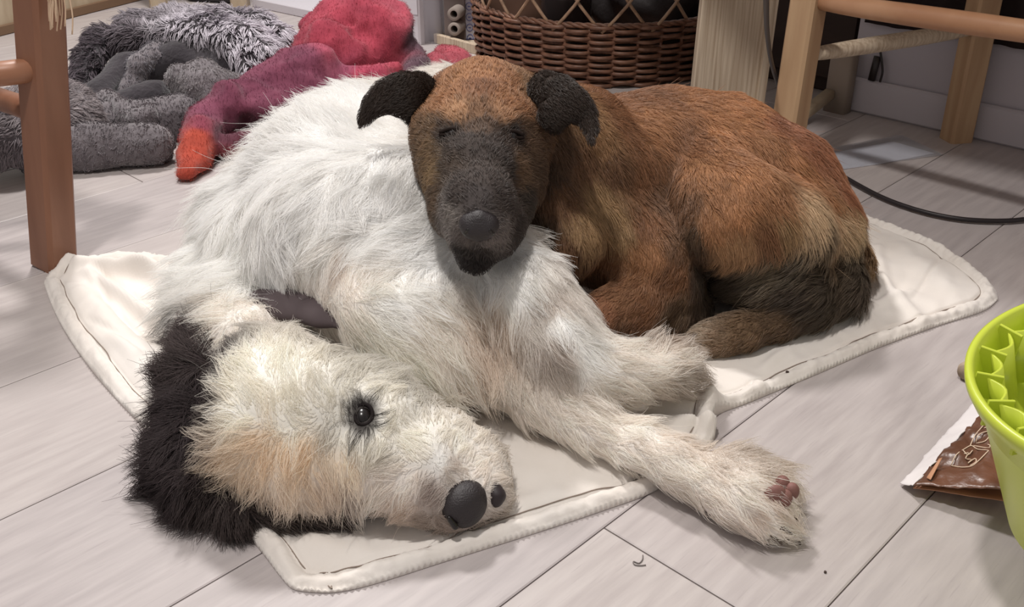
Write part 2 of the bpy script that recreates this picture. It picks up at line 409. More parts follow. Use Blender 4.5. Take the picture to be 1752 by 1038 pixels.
# stool on the right: square legs, round rungs, thick seat
A_, B_, C_ = np.array([.432, 1.50, 0]), np.array([.783, 1.680, 0]), np.array([.712, 1.185, 0]); E_ = C_+B_-A_
st = thing('wooden_stool', 'light oak wooden stool with square legs beside the white wall', 'stool', tuple(((A_+B_+C_+E_)/4)))
cen = (A_+B_+C_+E_)/4
def up(p, z, k=.10): return p+(cen-p)*k*z/.45+np.array([0, 0, z])
for p, nm in ((A_, 0), (B_, 1), (C_, 2), (E_, 3)):
    p1 = up(p, .455)
    if nm == 0: p1 = p+np.array([.012, .01, .455])
    if nm == 1: p1 = p+np.array([-.012, -.012, .455])
    wd = .043 if nm != 2 else .04
    sd = (C_-A_) if nm in (0, 2) else (1, .2, 0)
    mesh('leg', *beam(p, p1, wd, wd*.95, sd, .10), M_oak if nm != 2 else M_oakd, st, smooth=False)
def rung(a, za, b, zb, r, m=M_oakd, par=st):
    pa = (A_+np.array([.012, .01, 1])*[za/.455, za/.455, za]) if np.allclose(a[:2], A_[:2]) else up(a, za)
    pb = up(b, zb); t = np.linspace(0, 1, 9)[:, None]
    mesh('rung', *tube(pa+(pb-pa)*t, r*(1-.35*np.abs(2*t[:, 0]-1)**3), 14), m, par)
rung(A_, .275, C_+np.array([.01, 0, 0]), .286, .0150)
rung(A_, .193, B_+np.array([-.01, 0, 0]), .196, .0130, M_pale)
rung(C_, .158, E_, .17, .0135)
rung(B_, .285, E_, .285, .0145)
sp = [up(p, .455)+(p-cen)*.06 for p in (A_, C_, E_, B_)]
Vs = []
for z, d in ((0, .02), (.006, 0), (.024, 0), (.03, .02)): Vs += [p+(cen+[0, 0, .455]-p)*d+[0, 0, z] for p in sp]
mesh('seat', Vs, [(3, 2, 1, 0), (12, 13, 14, 15)]+[(k*4+j, k*4+(j+1) % 4, k*4+4+(j+1) % 4, k*4+4+j) for k in range(3) for j in range(4)], M_oak, st, smooth=False)

# stool on the left, only its near right leg and two rungs reach the picture
La = np.array([-.606, 1.182, 0]); Lt = np.array([-.528, 1.182, .47]); Lb = np.array([-1.0, 1.06, 0]); Lc = np.array([-.96, 1.46, 0]); Ld = Lb+Lc-La
ls = thing('wooden_stool', 'brown stained wooden stool leg and rungs at left edge, standing against the mat', 'stool', tuple((La+Lb+Lc+Ld)/4))
M_brown2 = M_brown
for p in (La, Lb, Lc, Ld):
    d = (Lt-La) if p is La else np.array([.0, 0, .47])
    mesh('leg', *beam(p, p+d, .046, .043, (1, -.62, 0), .12), M_brown, ls, smooth=False)
def lr(p, q, r, m):
    p, q = np.array(p, float), np.array(q, float); t = np.linspace(0, 1, 9)[:, None]
    mesh('rung', *tube(p+(q-p)*t, r, 14), m, ls)
k1 = La+(Lt-La)*.56
lr(k1+[.006, -.008, 0], Lb+[0, 0, .235], .0145, mat('orange_beech', (158, 112, 86), .42, .4, noise=(6, (144, 98, 74), 5)))
lr(La+(Lt-La)*.435, Lc+[0, 0, .21], .0145, M_brown)
lr(Lb+[0, 0, .2], Ld+[0, 0, .2], .0145, M_brown); lr(Lc+[0, 0, .25], Ld+[0, 0, .25], .0145, M_brown)
sc_ = (La+Lb+Lc+Ld)/4
sp = [np.array([Lt[0], Lt[1], .47])+[.02, -.02, 0], Lb+[-.02, -.02, .47], Ld+[-.02, .02, .47], Lc+[.02, .02, .47]]
Vs = []
for z, d in ((0, .02), (.006, 0), (.024, 0), (.03, .02)): Vs += [p+(sc_+[0, 0, .47]-p)*d+[0, 0, z] for p in sp]
mesh('seat', Vs, [(0, 1, 2, 3), (15, 14, 13, 12)]+[(k*4+j, k*4+4+j, k*4+4+(j+1) % 4, k*4+(j+1) % 4) for k in range(3) for j in range(4)], M_brown, ls, smooth=False)
# raffia tassel hanging from it
r1 = np.random.default_rng(5); pt = []
top = np.array([-.512, 1.15, .43])
for k in range(14):
    a = top+r1.normal(0, .004, 3); q = [a]
    for j in range(6): q.append(q[-1]+np.array([(-.0035 if j > 2 else .001)+r1.normal(0, .0018), r1.normal(0, .0015), -.0165-.004*r1.random()]))
    pt.append(tube(spline(q, 3), .0009, 5))
pt.append(tube([top+[-.01, 0, -.015], top+[.03, 0, .0], top+[.06, 0, .02]], .003, 6))
M_raf = mat('raffia', (214, 186, 158), .8)
tz = mesh('raffia_tassel', *merge(pt), M_raf, loc=tuple(top), label='frayed beige raffia tassel hanging beside the brown stool leg, top left', category='tassel')

# upright pale post, cream post in the recess, and a dark box added to fill it
pp = thing('wooden_table', 'raw pine table with unseen top added for shade, wide pale leg right of the wicker basket', 'table', tuple(G(1240, 205)))
b0 = G(1232, 205); mesh('leg', *beam(b0, b0+[.012, 0, .70], .122, .02, (1, .12, 0), .1), M_pale, pp, smooth=False)
mesh('leg', *beam([1.25, 1.95-.7, 0], [1.25, 1.95-.7, .70], .05, .05, None, .1), M_pale, pp, smooth=False)
mesh('unseen_table_top', *beam(SQ(1.47, -1.5, .715), SQ(1.47, .1, .715), .03, .56, (0, 0, 1), .1), M_pale, pp, smooth=False)  # unseen top, added to shade the wall and the basket
mesh('side_panel', *beam(b0+[.066, .012, 0], b0+[.078, .012, .70], .016, .045, (1, .12, 0), .1), M_pale, pp, smooth=False)
dc = thing('dark_recess_fill', 'dark brown box added to fill the dark recess behind the pale pine post', 'cabinet', tuple(SQ(2.0, -1.0)))
mesh('carcass', *box_sq(1.86, 2.25, -1.13, -.86, 0, .62), M_recess, dc, smooth=False)
mesh('fill_front', *box_sq(1.845, 1.859, -1.12, -.87, .03, .60, .003), M_recess, dc, smooth=False)
cp_ = thing('side_stand', 'grey white wooden stand foot in the corner behind the oak stool', 'stand', tuple(G(1428, 187)))
b1 = G(1431, 190); mesh('leg', *beam(b1, b1+[.0, 0, .115], .045, .03, (1, -1, 0)), mat('grey_white_wood', (148, 134, 122), .6), cp_)
mesh('crossbar', *beam(b1+[-.02, -.005, .035], b1+[-.12, -.12, .012], .018, .02, (0, 0, 1)), M_cream, cp_)
# rippled dark sheet added for the dark opening above the baseboard
n = 46; Vc = []; q0, q1 = -.82, -.455
for j in range(2):
    for i in range(n):
        t = i/(n-1); q = q0+(q1-q0)*t; wv = .006*math.sin(t*31)+.004*math.sin(t*57+1)
        for z in (.168+.02*t*0, .30, .62): Vc.append(SQ(SW-.012+wv*.5-.006*j, q+(.03*(z-.168) if i == n-1 else 0), z))
Fc = []
for j in range(2):
    for i in range(n-1):
        for k in range(2):
            a = j*n*3+i*3+k; f = (a, a+3, a+4, a+1); Fc.append(f if j else f[::-1])
for i in range(n-1): Fc.append((i*3, i*3+3, n*3+i*3+3, n*3+i*3))
for i in (0, n-1):
    for k in (0, 1): Fc.append((i*3+k, i*3+k+1, n*3+i*3+k+1, n*3+i*3+k))
mesh('dark_opening_sheet', Vc, Fc, mat('near_black_opening', (46, 38, 38), .9, .1), loc=tuple(SQ(SW-.03, -.64, .168)), label='near black sheet added as the dark opening in the white wall behind the oak stool', category='cloth')
# small clip standing on the baseboard
g = SQ(SW-.012, -.79, .065); M_blk = mat('black_plastic', (38, 32, 32), .4)
cl = thing('cable_clip', 'small dark cable clip standing on top of the white baseboard', 'clip', tuple(g))
mesh('block', *beam(g+[0, 0, 0.0005], g+[.004, 0, .045], .013, .008, (1, -1, 0), .25), M_blk, cl)
mesh('prong', *tube(spline([g+[.012, -.012, .001], g+[.013, -.013, .02], g+[.009, -.009, .04], g+[.005, -.004, .058]], 5), .0022, 8), M_blk, cl)

# ------------------------------------------------------------------ wicker basket
bc = np.array([.203, 2.275, 0]); RT, RB, ZT = .285, .274, .124
M_wick = mat('brown_wicker', (128, 90, 70), .45, .5, noise=(60, (98, 66, 50), 5), bump=(200, .3, .001))
M_wick2 = mat('pale_wicker', (172, 142, 116), .5, .4, noise=(60, (140, 110, 88), 5))
bk = thing('wicker_basket', 'round brown wicker basket with open lattice rim behind the dogs', 'basket', tuple(bc))
NS = 36
def rad(z): return RB+(RT-RB)*(z/ZT)**.8
zz = np.linspace(.004, ZT+.004, 5)
for k in range(NS):
    a = 2*math.pi*k/NS; d = np.array([math.cos(a), math.sin(a), 0])
    mesh('stake', *tube([bc+d*rad(z)+[0, 0, z] for z in np.clip(zz, 0, ZT)+np.arange(5)*1e-4], .0036, 6), M_wick, bk)
rows = 17; th = np.linspace(0, 2*math.pi, NS*7+1)
for j in range(rows):
    z = .006+j*(ZT-.008)/(rows-1); wv = .0078*np.sign(np.sin(NS/2*th+math.pi*j))*np.abs(np.sin(NS/2*th+math.pi*j))**.6
    rr = rad(z)+wv; zr = z+.0012*np.sin(th*5+j)+.0007*r1.normal(size=len(th)).cumsum()*.15
    P = np.c_[bc[0]+rr*np.cos(th), bc[1]+rr*np.sin(th), zr]; P[-1] = P[0]
    mesh('withy', *tube(P, .0041, 7, False), M_wick, bk)
for j, ph in enumerate((0, 2.1, 4.2)):
    t2 = np.linspace(0, 2*math.pi, 401); rr = RT+.004*np.sin(30*t2+ph); P = np.c_[bc[0]+rr*np.cos(t2), bc[1]+rr*np.sin(t2), ZT+.003+.003*np.cos(30*t2+ph)]; P[-1] = P[0]
    mesh('rim', *tube(P, .0034, 6, False), M_wick, bk)
for k in range(0, NS, 2):
    for sg in (-1, 1):
        a0 = 2*math.pi*(k+.5)/NS; P = []
        for t in np.linspace(0, 1, 6):
            a = a0+sg*.30*t+sg*.04*math.sin(t*3); P.append(bc+np.array([math.cos(a), math.sin(a), 0])*(RT+.012*t+.003*sg)+[0, 0, ZT-.01+.13*t])
        mesh('lattice_withy', *tube(P, .0034, 6), M_wick2, bk)
for j, ph in enumerate((0, 3.1)):
    t2 = np.linspace(0, 2*math.pi, 301); rr = RT+.012+.004*np.sin(30*t2+ph); P = np.c_[bc[0]+rr*np.cos(t2), bc[1]+rr*np.sin(t2), ZT+.12+.003*np.cos(30*t2+ph)]; P[-1] = P[0]
    mesh('upper_band', *tube(P, .0042, 6, False), M_wick, bk)
mesh('bottom', *lathe(bc, [(0, .003), (RB-.005, .003), (RB-.005, .008), (0, .008)], 36), M_wick, bk)
mesh('lining', *lathe(bc, [(RB-.016, .008), (RT-.014, ZT-.004), (RT-.016, ZT-.004), (RB-.018, .008)], 40), mat('dark_gap_liner', (50, 36, 30), .9), bk)  # dark liner added so the gaps in the weave stay dark
# things in the basket
M_black = mat('black_nylon', (44, 38, 38), .55, .4, bump=(18, .6, .01))
def bag_noise(D, P): return D+.010*noise3(P, .12, 44)
bsol = lambda gr, **k: Solid(gr, **k)
def xyz_chain(L):                                            # helper: metres -> (u, v, z, r_px) chains used by Solid
    out = []
    for x, y, z, r in L:
        p = np.array([x, y, z]); d = DEP(p); u = 876+FPX*x/d; v = 519-FPX*(y*SP+(z-HC)*CP)/d; out.append((u, v, z, r*FPX/d))
    return out
s1 = Solid([(.05, [xyz_chain([(.30, 2.36, .10, .09), (.36, 2.28, .12, .08)]), xyz_chain([(.22, 2.42, .13, .08)])])], cell=.009, floor=.012, pre=bag_noise)
V, Fq = s1.surf(); mesh('black_bag', V, Fq, M_black, loc=(.3, 2.35, .012), label='black nylon bag bundled in the wicker basket', category='bag')
bo = thing('dark_bottle', 'dark glass bottle with ribbed neck lying upright in the wicker basket', 'bottle', (.12, 2.24, .012))
mesh('glass_body', *lathe((.12, 2.24, .012), [(0, 0), (.052, 0), (.056, .006), (.056, .15), (.05, .17), (.03, .19), (.02, .20), (0, .20)], 28), mat('dark_glass', (52, 46, 46), .12, .6), bo)
mesh('ribbed_neck', *lathe((.12, 2.24, .211), [(.014, 0)]+[(.016 if k % 2 else .012, .002+k*.0045) for k in range(9)]+[(0, .045)], 20), mat('grey_metal', (150, 145, 142), .35, .5, metal=.8), bo)
g = bc+np.array([-.10, -.06, 0]); s2 = Solid([(.04, [xyz_chain([(.03, 2.27, .06, .06), (.0, 2.33, .09, .06), (.07, 2.45, .09, .07)])])], cell=.008, floor=.012, pre=bag_noise)
V, Fq = s2.surf(); mesh('brown_cloth', V, Fq, mat('dark_brown_cloth', (70, 50, 40), .9, .1), loc=(0, 2.3, .012), label='dark brown cloth crumpled at the left inside the wicker basket', category='cloth')

# ------------------------------------------------------------------ things left of the basket
ps = G(806, 74)
pb = thing('patterned_box', 'narrow white box with blue ring pattern standing left of the basket', 'box', tuple(ps))
wd = 24*DEP(ps)/FPX
mesh('box_body', *beam(ps+[0, .012, 0], ps+[-.004, .012, .26], wd, .02, (1, -.1, 0), .05), mat('white_card', (222, 222, 232), .5), pb, smooth=False)
M_blue = mat('blue_print', (62, 76, 150), .5)
fy = ps+np.array([-.002, .0013, 0])
for k in range(10):
    zc = .012+k*.0245; c = fy+[-.004*zc/.26, 0, zc]
    tt = np.linspace(0, 2*math.pi, 15); ring = np.c_[c[0]+.0075*np.cos(tt), c[1]-.0003+0*tt, c[2]+.0085*np.sin(tt)]
    mesh('printed_ring', *merge([tube(ring, .0016, 5, False, .4), tube([c+[-.003, 0, 0], c+[.003, 0, 0]], .0022, 5, flat=.4)]), M_blue, pb)
for sx in (-1, 1): mesh('printed_line', *beam(fy+[sx*.0115, -.0002, .003], fy+[sx*.0115-.004, -.0002, .255], .0022, .0006, (1, 0, 0)), M_blue, pb, smooth=False)
mesh('foot_band', *beam(ps+[0, .011, .0005], ps+[0, .011, .010], wd+.002, .024, (1, -.1, 0)), mat('dark_blue_card', (48, 44, 84), .5), pb, smooth=False)
fw = thing('wooden_tray', 'pale pine tray edge lying on the floor left of the basket', 'tray', tuple(G(785, 85)))
a, b = G(746, 73), G(829, 96)
mesh('front_slat', *beam(a+[0, 0, .011], b+[0, 0, .011], .022, .012, (0, 0, 1), .1), M_pale, fw, smooth=False)
mesh('end_slat', *beam(a+[.0, .012, .009], a+[.10, .11, .009], .018, .012, (0, 0, 1), .1), M_pale, fw, smooth=False)
mesh('base', *beam(a+[.03, .03, .004], b+[.03, .07, .004], .008, .07, (0, 0, 1), .1), M_pale, fw, smooth=False)
M_tube = mat('grey_cardboard', (150, 138, 130), .8)
for k, (v, z) in enumerate(((50, .045), (20, .078))):
    c = G(776+k, 52, .045) if k == 0 else None
    base = G(777, 50, .042); c = base+np.array([0, 0, .034*k]); ax = np.array([-.25, -.97, 0])
    o = mesh('cardboard_tube', *lathe(c, [(.0085, 0), (.0155, 0), (.0155, -.09), (.0085, -.09), (.0085, 0)], 20, ax), M_tube, loc=tuple(c),
             label=('grey cardboard tube end resting on the pine tray, lower of two' if k == 0 else 'grey cardboard tube end beside the patterned box, upper of two'), category='tube', group='cardboard tubes by the basket')
sl = beam(base+[0.0, .05, -.034], base+[0, .05, .2], .05, .03, (1, 0, 0), .05)
mesh('grey_carton', *sl, mat('grey_brown_card', (120, 108, 104), .8), loc=tuple(base), smooth=False, label='slim grey brown carton behind the two cardboard tubes', category='box')
cj = G(742, 76)
M_clear = mat('clear_plastic', (215, 215, 222), .25, .5, alpha=.38)
cb = thing('plastic_box', 'clear plastic box with rounded edge between white carton and cardboard tubes', 'box', tuple(cj))
mesh('box_wall', *beam(cj+[-.003, .03, 0], cj+[-.01, .03, .28], .056, .05, (1, -.15, 0), .3), M_clear, cb)
mesh('liner', *beam(cj+[.002, .035, .004], cj+[-.006, .035, .27], .036, .02, (1, -.15, 0), .1), mat('grey_paper', (176, 172, 178), .7), cb)
# white cartons behind the red blanket
M_carton = mat('white_carton', (214, 210, 216), .6, .3, bump=(6, .2, .01))
wb = thing('white_carton', 'large white cardboard carton standing behind the red blanket', 'box', tuple(G(640, 55)))
p0, p1 = G(585, 62), G(719, 78); d = (p1-p0)/np.linalg.norm(p1-p0); nn = np.array([-d[1], d[0], 0])
def slab(p0, p1, z0, z1, back, e=.003):
    V = []
    for z, q in ((z0, e), (z0+e, 0), (z1-e, 0), (z1, e)): V += [p0+d_*q+n_*q+[0, 0, z] for d_, n_ in ()]
    return V
mesh('carton_body', *beam((p0+p1)/2+nn*.12, (p0+p1)/2+nn*.12+[0, 0, .26], np.linalg.norm(p1-p0), .24, d, .02), M_carton, wb, smooth=False)
mesh('flap', *beam((p0+p1)/2-nn*.002+[0, 0, .072], (p0+p1)/2-nn*.002+[0, 0, .255], np.linalg.norm(p1-p0)*.98, .003, d, .2), M_carton, wb, smooth=False)
q0 = G(432, 12); q1 = G(582, 44)
d2 = (q1-q0)/np.linalg.norm(q1-q0); n2 = np.array([-d2[1], d2[0], 0])
mesh('grey_white_board', *beam(q0+n2*.15+[0, 0, .012], q1+n2*.15+[0, 0, .012], .3, .024, n2, .1), mat('grey_white_board', (205, 200, 206), .6), loc=tuple(q0), smooth=False, label='flat grey white board on the floor behind the fluffy grey bed', category='board')
# low furniture at the back left
cd = thing('wooden_chest', 'low cream wooden chest at the back behind the left stool', 'chest', tuple(G(120, 32)))
c0, c1 = G(-60, 76), G(262, -6); dc_ = (c1-c0)/np.linalg.norm(c1-c0); ncc = np.array([-dc_[1], dc_[0], 0])
mesh('front_panel', *beam(c0+ncc*.01+[0, 0, .11], c1+ncc*.01+[0, 0, .11], .2, .02, (0, 0, 1), .05), M_cream, cd, smooth=False)
mesh('carcass', *beam(c0+ncc*.16+[0, 0, .16], c1+ncc*.16+[0, 0, .16], .3, .28, (0, 0, 1), .02), M_cream, cd, smooth=False)
mesh('bottom_rail', *beam(c0-ncc*.004+[0, 0, .012], c1-ncc*.004+[0, 0, .012], .022, .012, (0, 0, 1), .1), mat('brown_edge', (118, 92, 70), .6), cd, smooth=False)
tb = G(412, 12)
sd_ = thing('side_table', 'small pale wooden table leg behind the fluffy grey bed, top of the picture', 'table', tuple(tb+[-.11, .11, 0]))
for dx in (0, -.22):
    for dy in (0, .22): mesh('leg', *beam(tb+[dx, dy, 0], tb+[dx, dy, .42], .045, .045), M_cream, sd_, smooth=False)
mesh('unseen_table_top', *beam(tb+[-.26, .11, .43], tb+[.04, .11, .43], .30, .02, (0, 1, 0)), M_cream, sd_, smooth=False)
bs = G(362, 4); s3 = Solid([(.03, [xyz_chain([(bs[0]-.05, bs[1]+.03, .02, .03), (bs[0]+.06, bs[1]+.0, .02, .028)])])], cell=.006, floor=0)
V, Fq = s3.surf(); mesh('black_shoe', V, Fq, mat('black_rubber', (42, 40, 44), .6), loc=tuple(bs), label='dark flat shoe sole on the floor beside the pale table leg', category='shoe')

# ------------------------------------------------------------------ cable, paper
M_cable = mat('black_cable', (40, 34, 36), .45, .4)
cpts = [G(1312, -60, .42), G(1311, 0, .345), G(1313, 60, .262), G(1322, 115, .18), G(1340, 165, .105), G(1362, 205, .045), G(1385, 245, .008), G(1425, 288, .006), G(1475, 320, .006), G(1530, 346, .006), G(1600, 367, .006), G(1675, 377, .006), G(1760, 374, .006), G(1860, 350, .006)]
mesh('black_cable', *tube(spline(cpts, 8), .0034, 10), M_cable, loc=tuple(G(1600, 367)), label='black power cable looping over the floor right of the brown dog', category='cable')
def sheet(name, uv, z0, z1, m, parent=None, **k):
    a = [G(u, v) for u, v in uv]; V = [p+[0, 0, z0] for p in a]+[p+[0, 0, z1] for p in a]; n = len(a)
    return mesh(name, V, [tuple(range(n-1, -1, -1)), tuple(range(n, 2*n))]+[(i, (i+1) % n, n+(i+1) % n, n+i) for i in range(n)], m, parent, smooth=False, **k)
sv = thing('plastic_sleeve', 'clear plastic sleeve with a white sheet on the floor by the wall', 'sleeve', tuple(G(1520, 262)))
sheet('white_paper', [(1395, 268), (1528, 243), (1598, 263), (1500, 282), (1437, 291)][::-1], .0006, .0012, mat('white_paper', (236, 236, 244), .5), sv)
sheet('clear_cover', [(1380, 262), (1542, 232), (1613, 266), (1452, 289), (1400, 300)][::-1], .0015, .0021, mat('clear_film', (190, 192, 200), .15, .6, alpha=.3), sv)
# ------------------------------------------------------------------ quilted mat
FLt = [(530, 1014), (500, 1008), (478, 985), (445, 942), (405, 898), (330, 820), (262, 748), (205, 690), (155, 632), (112, 570), (88, 522), (76, 487)]
left = spline([G(*q) for q in FLt], 6)
frontp = [(530, 1014), (575, 1014), (640, 1000), (760, 962), (900, 918), (1030, 875), (1122, 840), (1175, 795), (1222, 752), (1222, 715), (1290, 686), (1400, 640), (1500, 597), (1600, 560), (1680, 534), (1706, 515)]
front = spline([G(*q) for q in frontp], 8)
backp = [(76, 487), (100, 460), (160, 443), (250, 438), (330, 441)]
BR = G(1400, 340); back = spline([G(*q) for q in backp]+[G(560, 400), G(800, 350), G(1050, 322), G(1250, 325), BR], 8)
rightp = [(1706, 515), (1697, 495), (1660, 465), (1600, 425), (1550, 400), (1495, 378)]
right = spline([G(*q) for q in rightp]+[BR], 8)
def resamp(P, n, pw=1):
    s = np.r_[0, np.linalg.norm(np.diff(P, axis=0), axis=1).cumsum()]; t = np.linspace(0, s[-1], n)
    return np.stack([np.interp(t, s, P[:, i]) for i in range(3)], 1)
NU, NV = 360, 240
f_, b_, l_, r_ = resamp(front, NU), resamp(back, NU), resamp(left, NV), resamp(right, NV)
U_ = np.linspace(0, 1, NU)[:, None, None]; V_ = np.linspace(0, 1, NV)[None, :, None]
GP = (1-V_)*f_[:, None]+V_*b_[:, None]+(1-U_)*l_[None]+U_*r_[None]-((1-U_)*(1-V_)*f_[0]+U_*(1-V_)*f_[-1]+(1-U_)*V_*b_[0]+U_*V_*b_[-1])
def bump(P, a, b, wdt, h, fall=.5):
    """a soft fold between two floor points"""
    a, b = np.array(a)[:2], np.array(b)[:2]; ab = b-a; X = P[..., :2]
    t = np.clip(((X-a)@ab)/(ab@ab), 0, 1); d = np.linalg.norm(X-a-t[..., None]*ab, axis=-1)
    return h*np.exp(-(d/wdt)**2)*np.sin(np.pi*np.clip(t*.86+.07, 0, 1))**fall
bd = np.minimum(np.minimum(np.arange(NU), np.arange(NU)[::-1])[:, None]*.92/NU, np.minimum(np.arange(NV), np.arange(NV)[::-1])[None]*.72/NV)
allb = np.concatenate([f_, b_, l_, r_])[::2]
edge = np.full((NU, NV), 9.0)
for c in np.array_split(allb, 40): edge = np.minimum(edge, np.linalg.norm(GP[:, :, None, :2]-c[None, None, :, :2], axis=-1).min(-1))
H = .0065+.0016*noise3(GP*[1, 1, 0], .09, 3)+.0009*noise3(GP*[1, 1, 0], .035, 4)
H += .0034*np.exp(-((edge-.009)/.0065)**2)-.0042*np.exp(-((edge-.0185)/.0022)**2)+.0012*noise3(GP*[1, 1, 0], .010, 9)*(edge < .017)
H *= np.clip(edge/.006, 0, 1)**.5*.9+.1*(edge > 0)
for (a, b, w_, h_) in [((118, 458), (330, 492), .010, .019), ((150, 475), (290, 585), .009, .020), ((135, 500), (275, 650), .014, .015), ((105, 490), (215, 660), .014, .006), ((200, 452), (330, 520), .009, .014), ((170, 560), (280, 700), .010, .008),
                       ((160, 590), (260, 640), .010, .005),
                       ((1110, 700), (1235, 705), .010, .016), ((1120, 668), (1215, 672), .009, .012), ((1125, 735), (1232, 742), .009, .015),
                       ((1180, 620), (1225, 745), .010, .010), ((1320, 600), (1400, 560), .012, .004), ((1260, 650), (1330, 690), .010, .004), ((1480, 470), (1580, 560), .009, .007), ((1400, 560), (1560, 510), .008, .006), ((1300, 640), (1360, 600), .007, .005), ((1500, 430), (1520, 540), .008, .006),
                       ((1530, 420), (1640, 520), .02, .006), ((1440, 500), (1500, 590), .012, .005), ((430, 905), (620, 960), .016, .005), ((870, 760), (1060, 800), .02, .003), ((840, 880), (1000, 850), .012, .004),
                       ((1560, 400), (1690, 490), .02, .005)]:
    H += bump(GP, G(*a), G(*b), w_, h_)
for (a, b, w_, h_) in [((145, 448), (290, 475), .003, -.008), ((165, 470), (270, 540), .0035, -.012), ((270, 540), (300, 545), .003, -.008), ((162, 475), (190, 540), .003, -.007), ((190, 540), (265, 605), .003, -.010), ((150, 560), (270, 640), .003, -.004), ((1560, 520), (1620, 430), .003, -.003), ((1250, 655), (1330, 690), .003, -.003), ((900, 755), (1080, 790), .004, -.002)]:
    H += bump(GP, G(*a), G(*b), w_, h_, 1)
H = np.maximum(H, .0012)
top = GP.copy(); top[..., 2] = H; bot = GP.copy(); bot[..., 2] = .0006
def gidx(o): return (np.arange(NU)[:, None]*NV+np.arange(NV)[None])+o
I = gidx(0); J = gidx(NU*NV)
q1 = np.stack([I[:-1, :-1], I[1:, :-1], I[1:, 1:], I[:-1, 1:]], -1).reshape(-1, 4); 
ring = np.concatenate([I[:, 0], I[-1, 1:], I[-2::-1, -1], I[0, -2:0:-1]]); k = len(ring)
q2 = [(int(ring[(i+1) % k]), int(ring[i]), int(ring[i])+NU*NV, int(ring[(i+1) % k])+NU*NV) for i in range(k)]
bq = np.stack([J[:-1:1, :-1], J[:-1, 1:], J[1:, 1:], J[1:, :-1]], -1).reshape(-1, 4)
M_mat = mat('white_quilted_cotton', (232, 226, 220), .85, .2, noise=(7, (222, 214, 206), 5), bump=(350, .25, .0006), sheen=.2)
mt = thing('dog_mat', 'white quilted cotton mat with piped edge lying under both dogs', 'mat', (0, 1.05, 0))
mesh('quilt', np.concatenate([top.reshape(-1, 3), bot.reshape(-1, 3)]), q1.tolist()+q2+bq.tolist(), M_mat, mt)
M_st = mat('brown_grey_thread', (140, 126, 116), .9)
lp = np.concatenate([f_, r_, b_[::-1], l_[::-1]]); 
for dist, rr in ((.0185, .0006),):
    c = [];
    for Gp in (GP,):
        # walk the inset line with the grid: for each border sample go inwards until 'edge' reaches dist
        def walk(line):
            for col_e, col_p, col_h in line:
                jx = int(np.argmax(col_e >= dist)); p = col_p[jx].copy(); p[2] = col_h[jx]+.0003; c.append(p)
        m = 7
        walk([(edge[i, :NV//2], GP[i, :NV//2], H[i, :NV//2]) for i in range(m, NU-m)])
        walk([(edge[::-1][:NU//2, j], GP[::-1][:NU//2, j], H[::-1][:NU//2, j]) for j in range(m, NV-m)])
        walk([(edge[i, ::-1][:NV//2], GP[i, ::-1][:NV//2], H[i, ::-1][:NV//2]) for i in range(NU-m-1, m, -1)])
        walk([(edge[:NU//2, j], GP[:NU//2, j], H[:NU//2, j]) for j in range(NV-m-1, m, -1)])
    c = np.array(c); c = np.concatenate([c, c[:1]])
    for _ in range(8): c[1:-1] = .5*c[1:-1]+.25*(c[:-2]+c[2:])
    mesh('seam_thread', *tube(c, rr, 5, False), M_st, mt)

# ------------------------------------------------------------------ grey fluffy cave bed and what lies in it
M_plush = mat('grey_plush', (112, 105, 109), .95, .1, noise=(14, (90, 83, 87), 6), bump=(120, .8, .004), sheen=.5)
M_plushd = mat('dark_grey_plush_lining', (58, 53, 58), .95, .1, noise=(14, (46, 41, 46), 6), bump=(120, .8, .004), sheen=.3)
M_fib = mat('shaggy_grey_white_fibre', attr='col', rough=.8, spec=.2)
bed = thing('cave_bed', 'grey fluffy cave shaped pet bed with shaggy light hood, top left', 'pet bed', tuple(G(250, 200)))
nz_ = lambda D, P: D+.006*noise3(P, .07, 61)+.002*noise3(P, .02, 62)
nf_ = lambda D, P: D+.0025*noise3(P, .03, 63)
base_s = Solid([(.03, [[(60, 262, .03, 36), (150, 252, .033, 38), (262, 247, .033, 36)], [(150, 210, .03, 40), (300, 205, .03, 36), (400, 170, .03, 36)]])], cell=.0075, floor=.0, pre=nf_)
V, Fq = base_s.surf(); bp_ = mesh('bed_cushion', V, Fq, M_plush, bed)
fur('cushion_pile', base_s, bed, M_fib, 9000, [(60, 250, -5, 10, .0028, .5), (300, 240, 3, 10, .0028, .5)], seeds(base_s, [(60, 262, (116, 110, 114)), (300, 250, (120, 114, 117)), (290, 215, (110, 104, 108))]), width=.0007, npts=3, clump=.5, per=10, zmin=.001, seed=40)
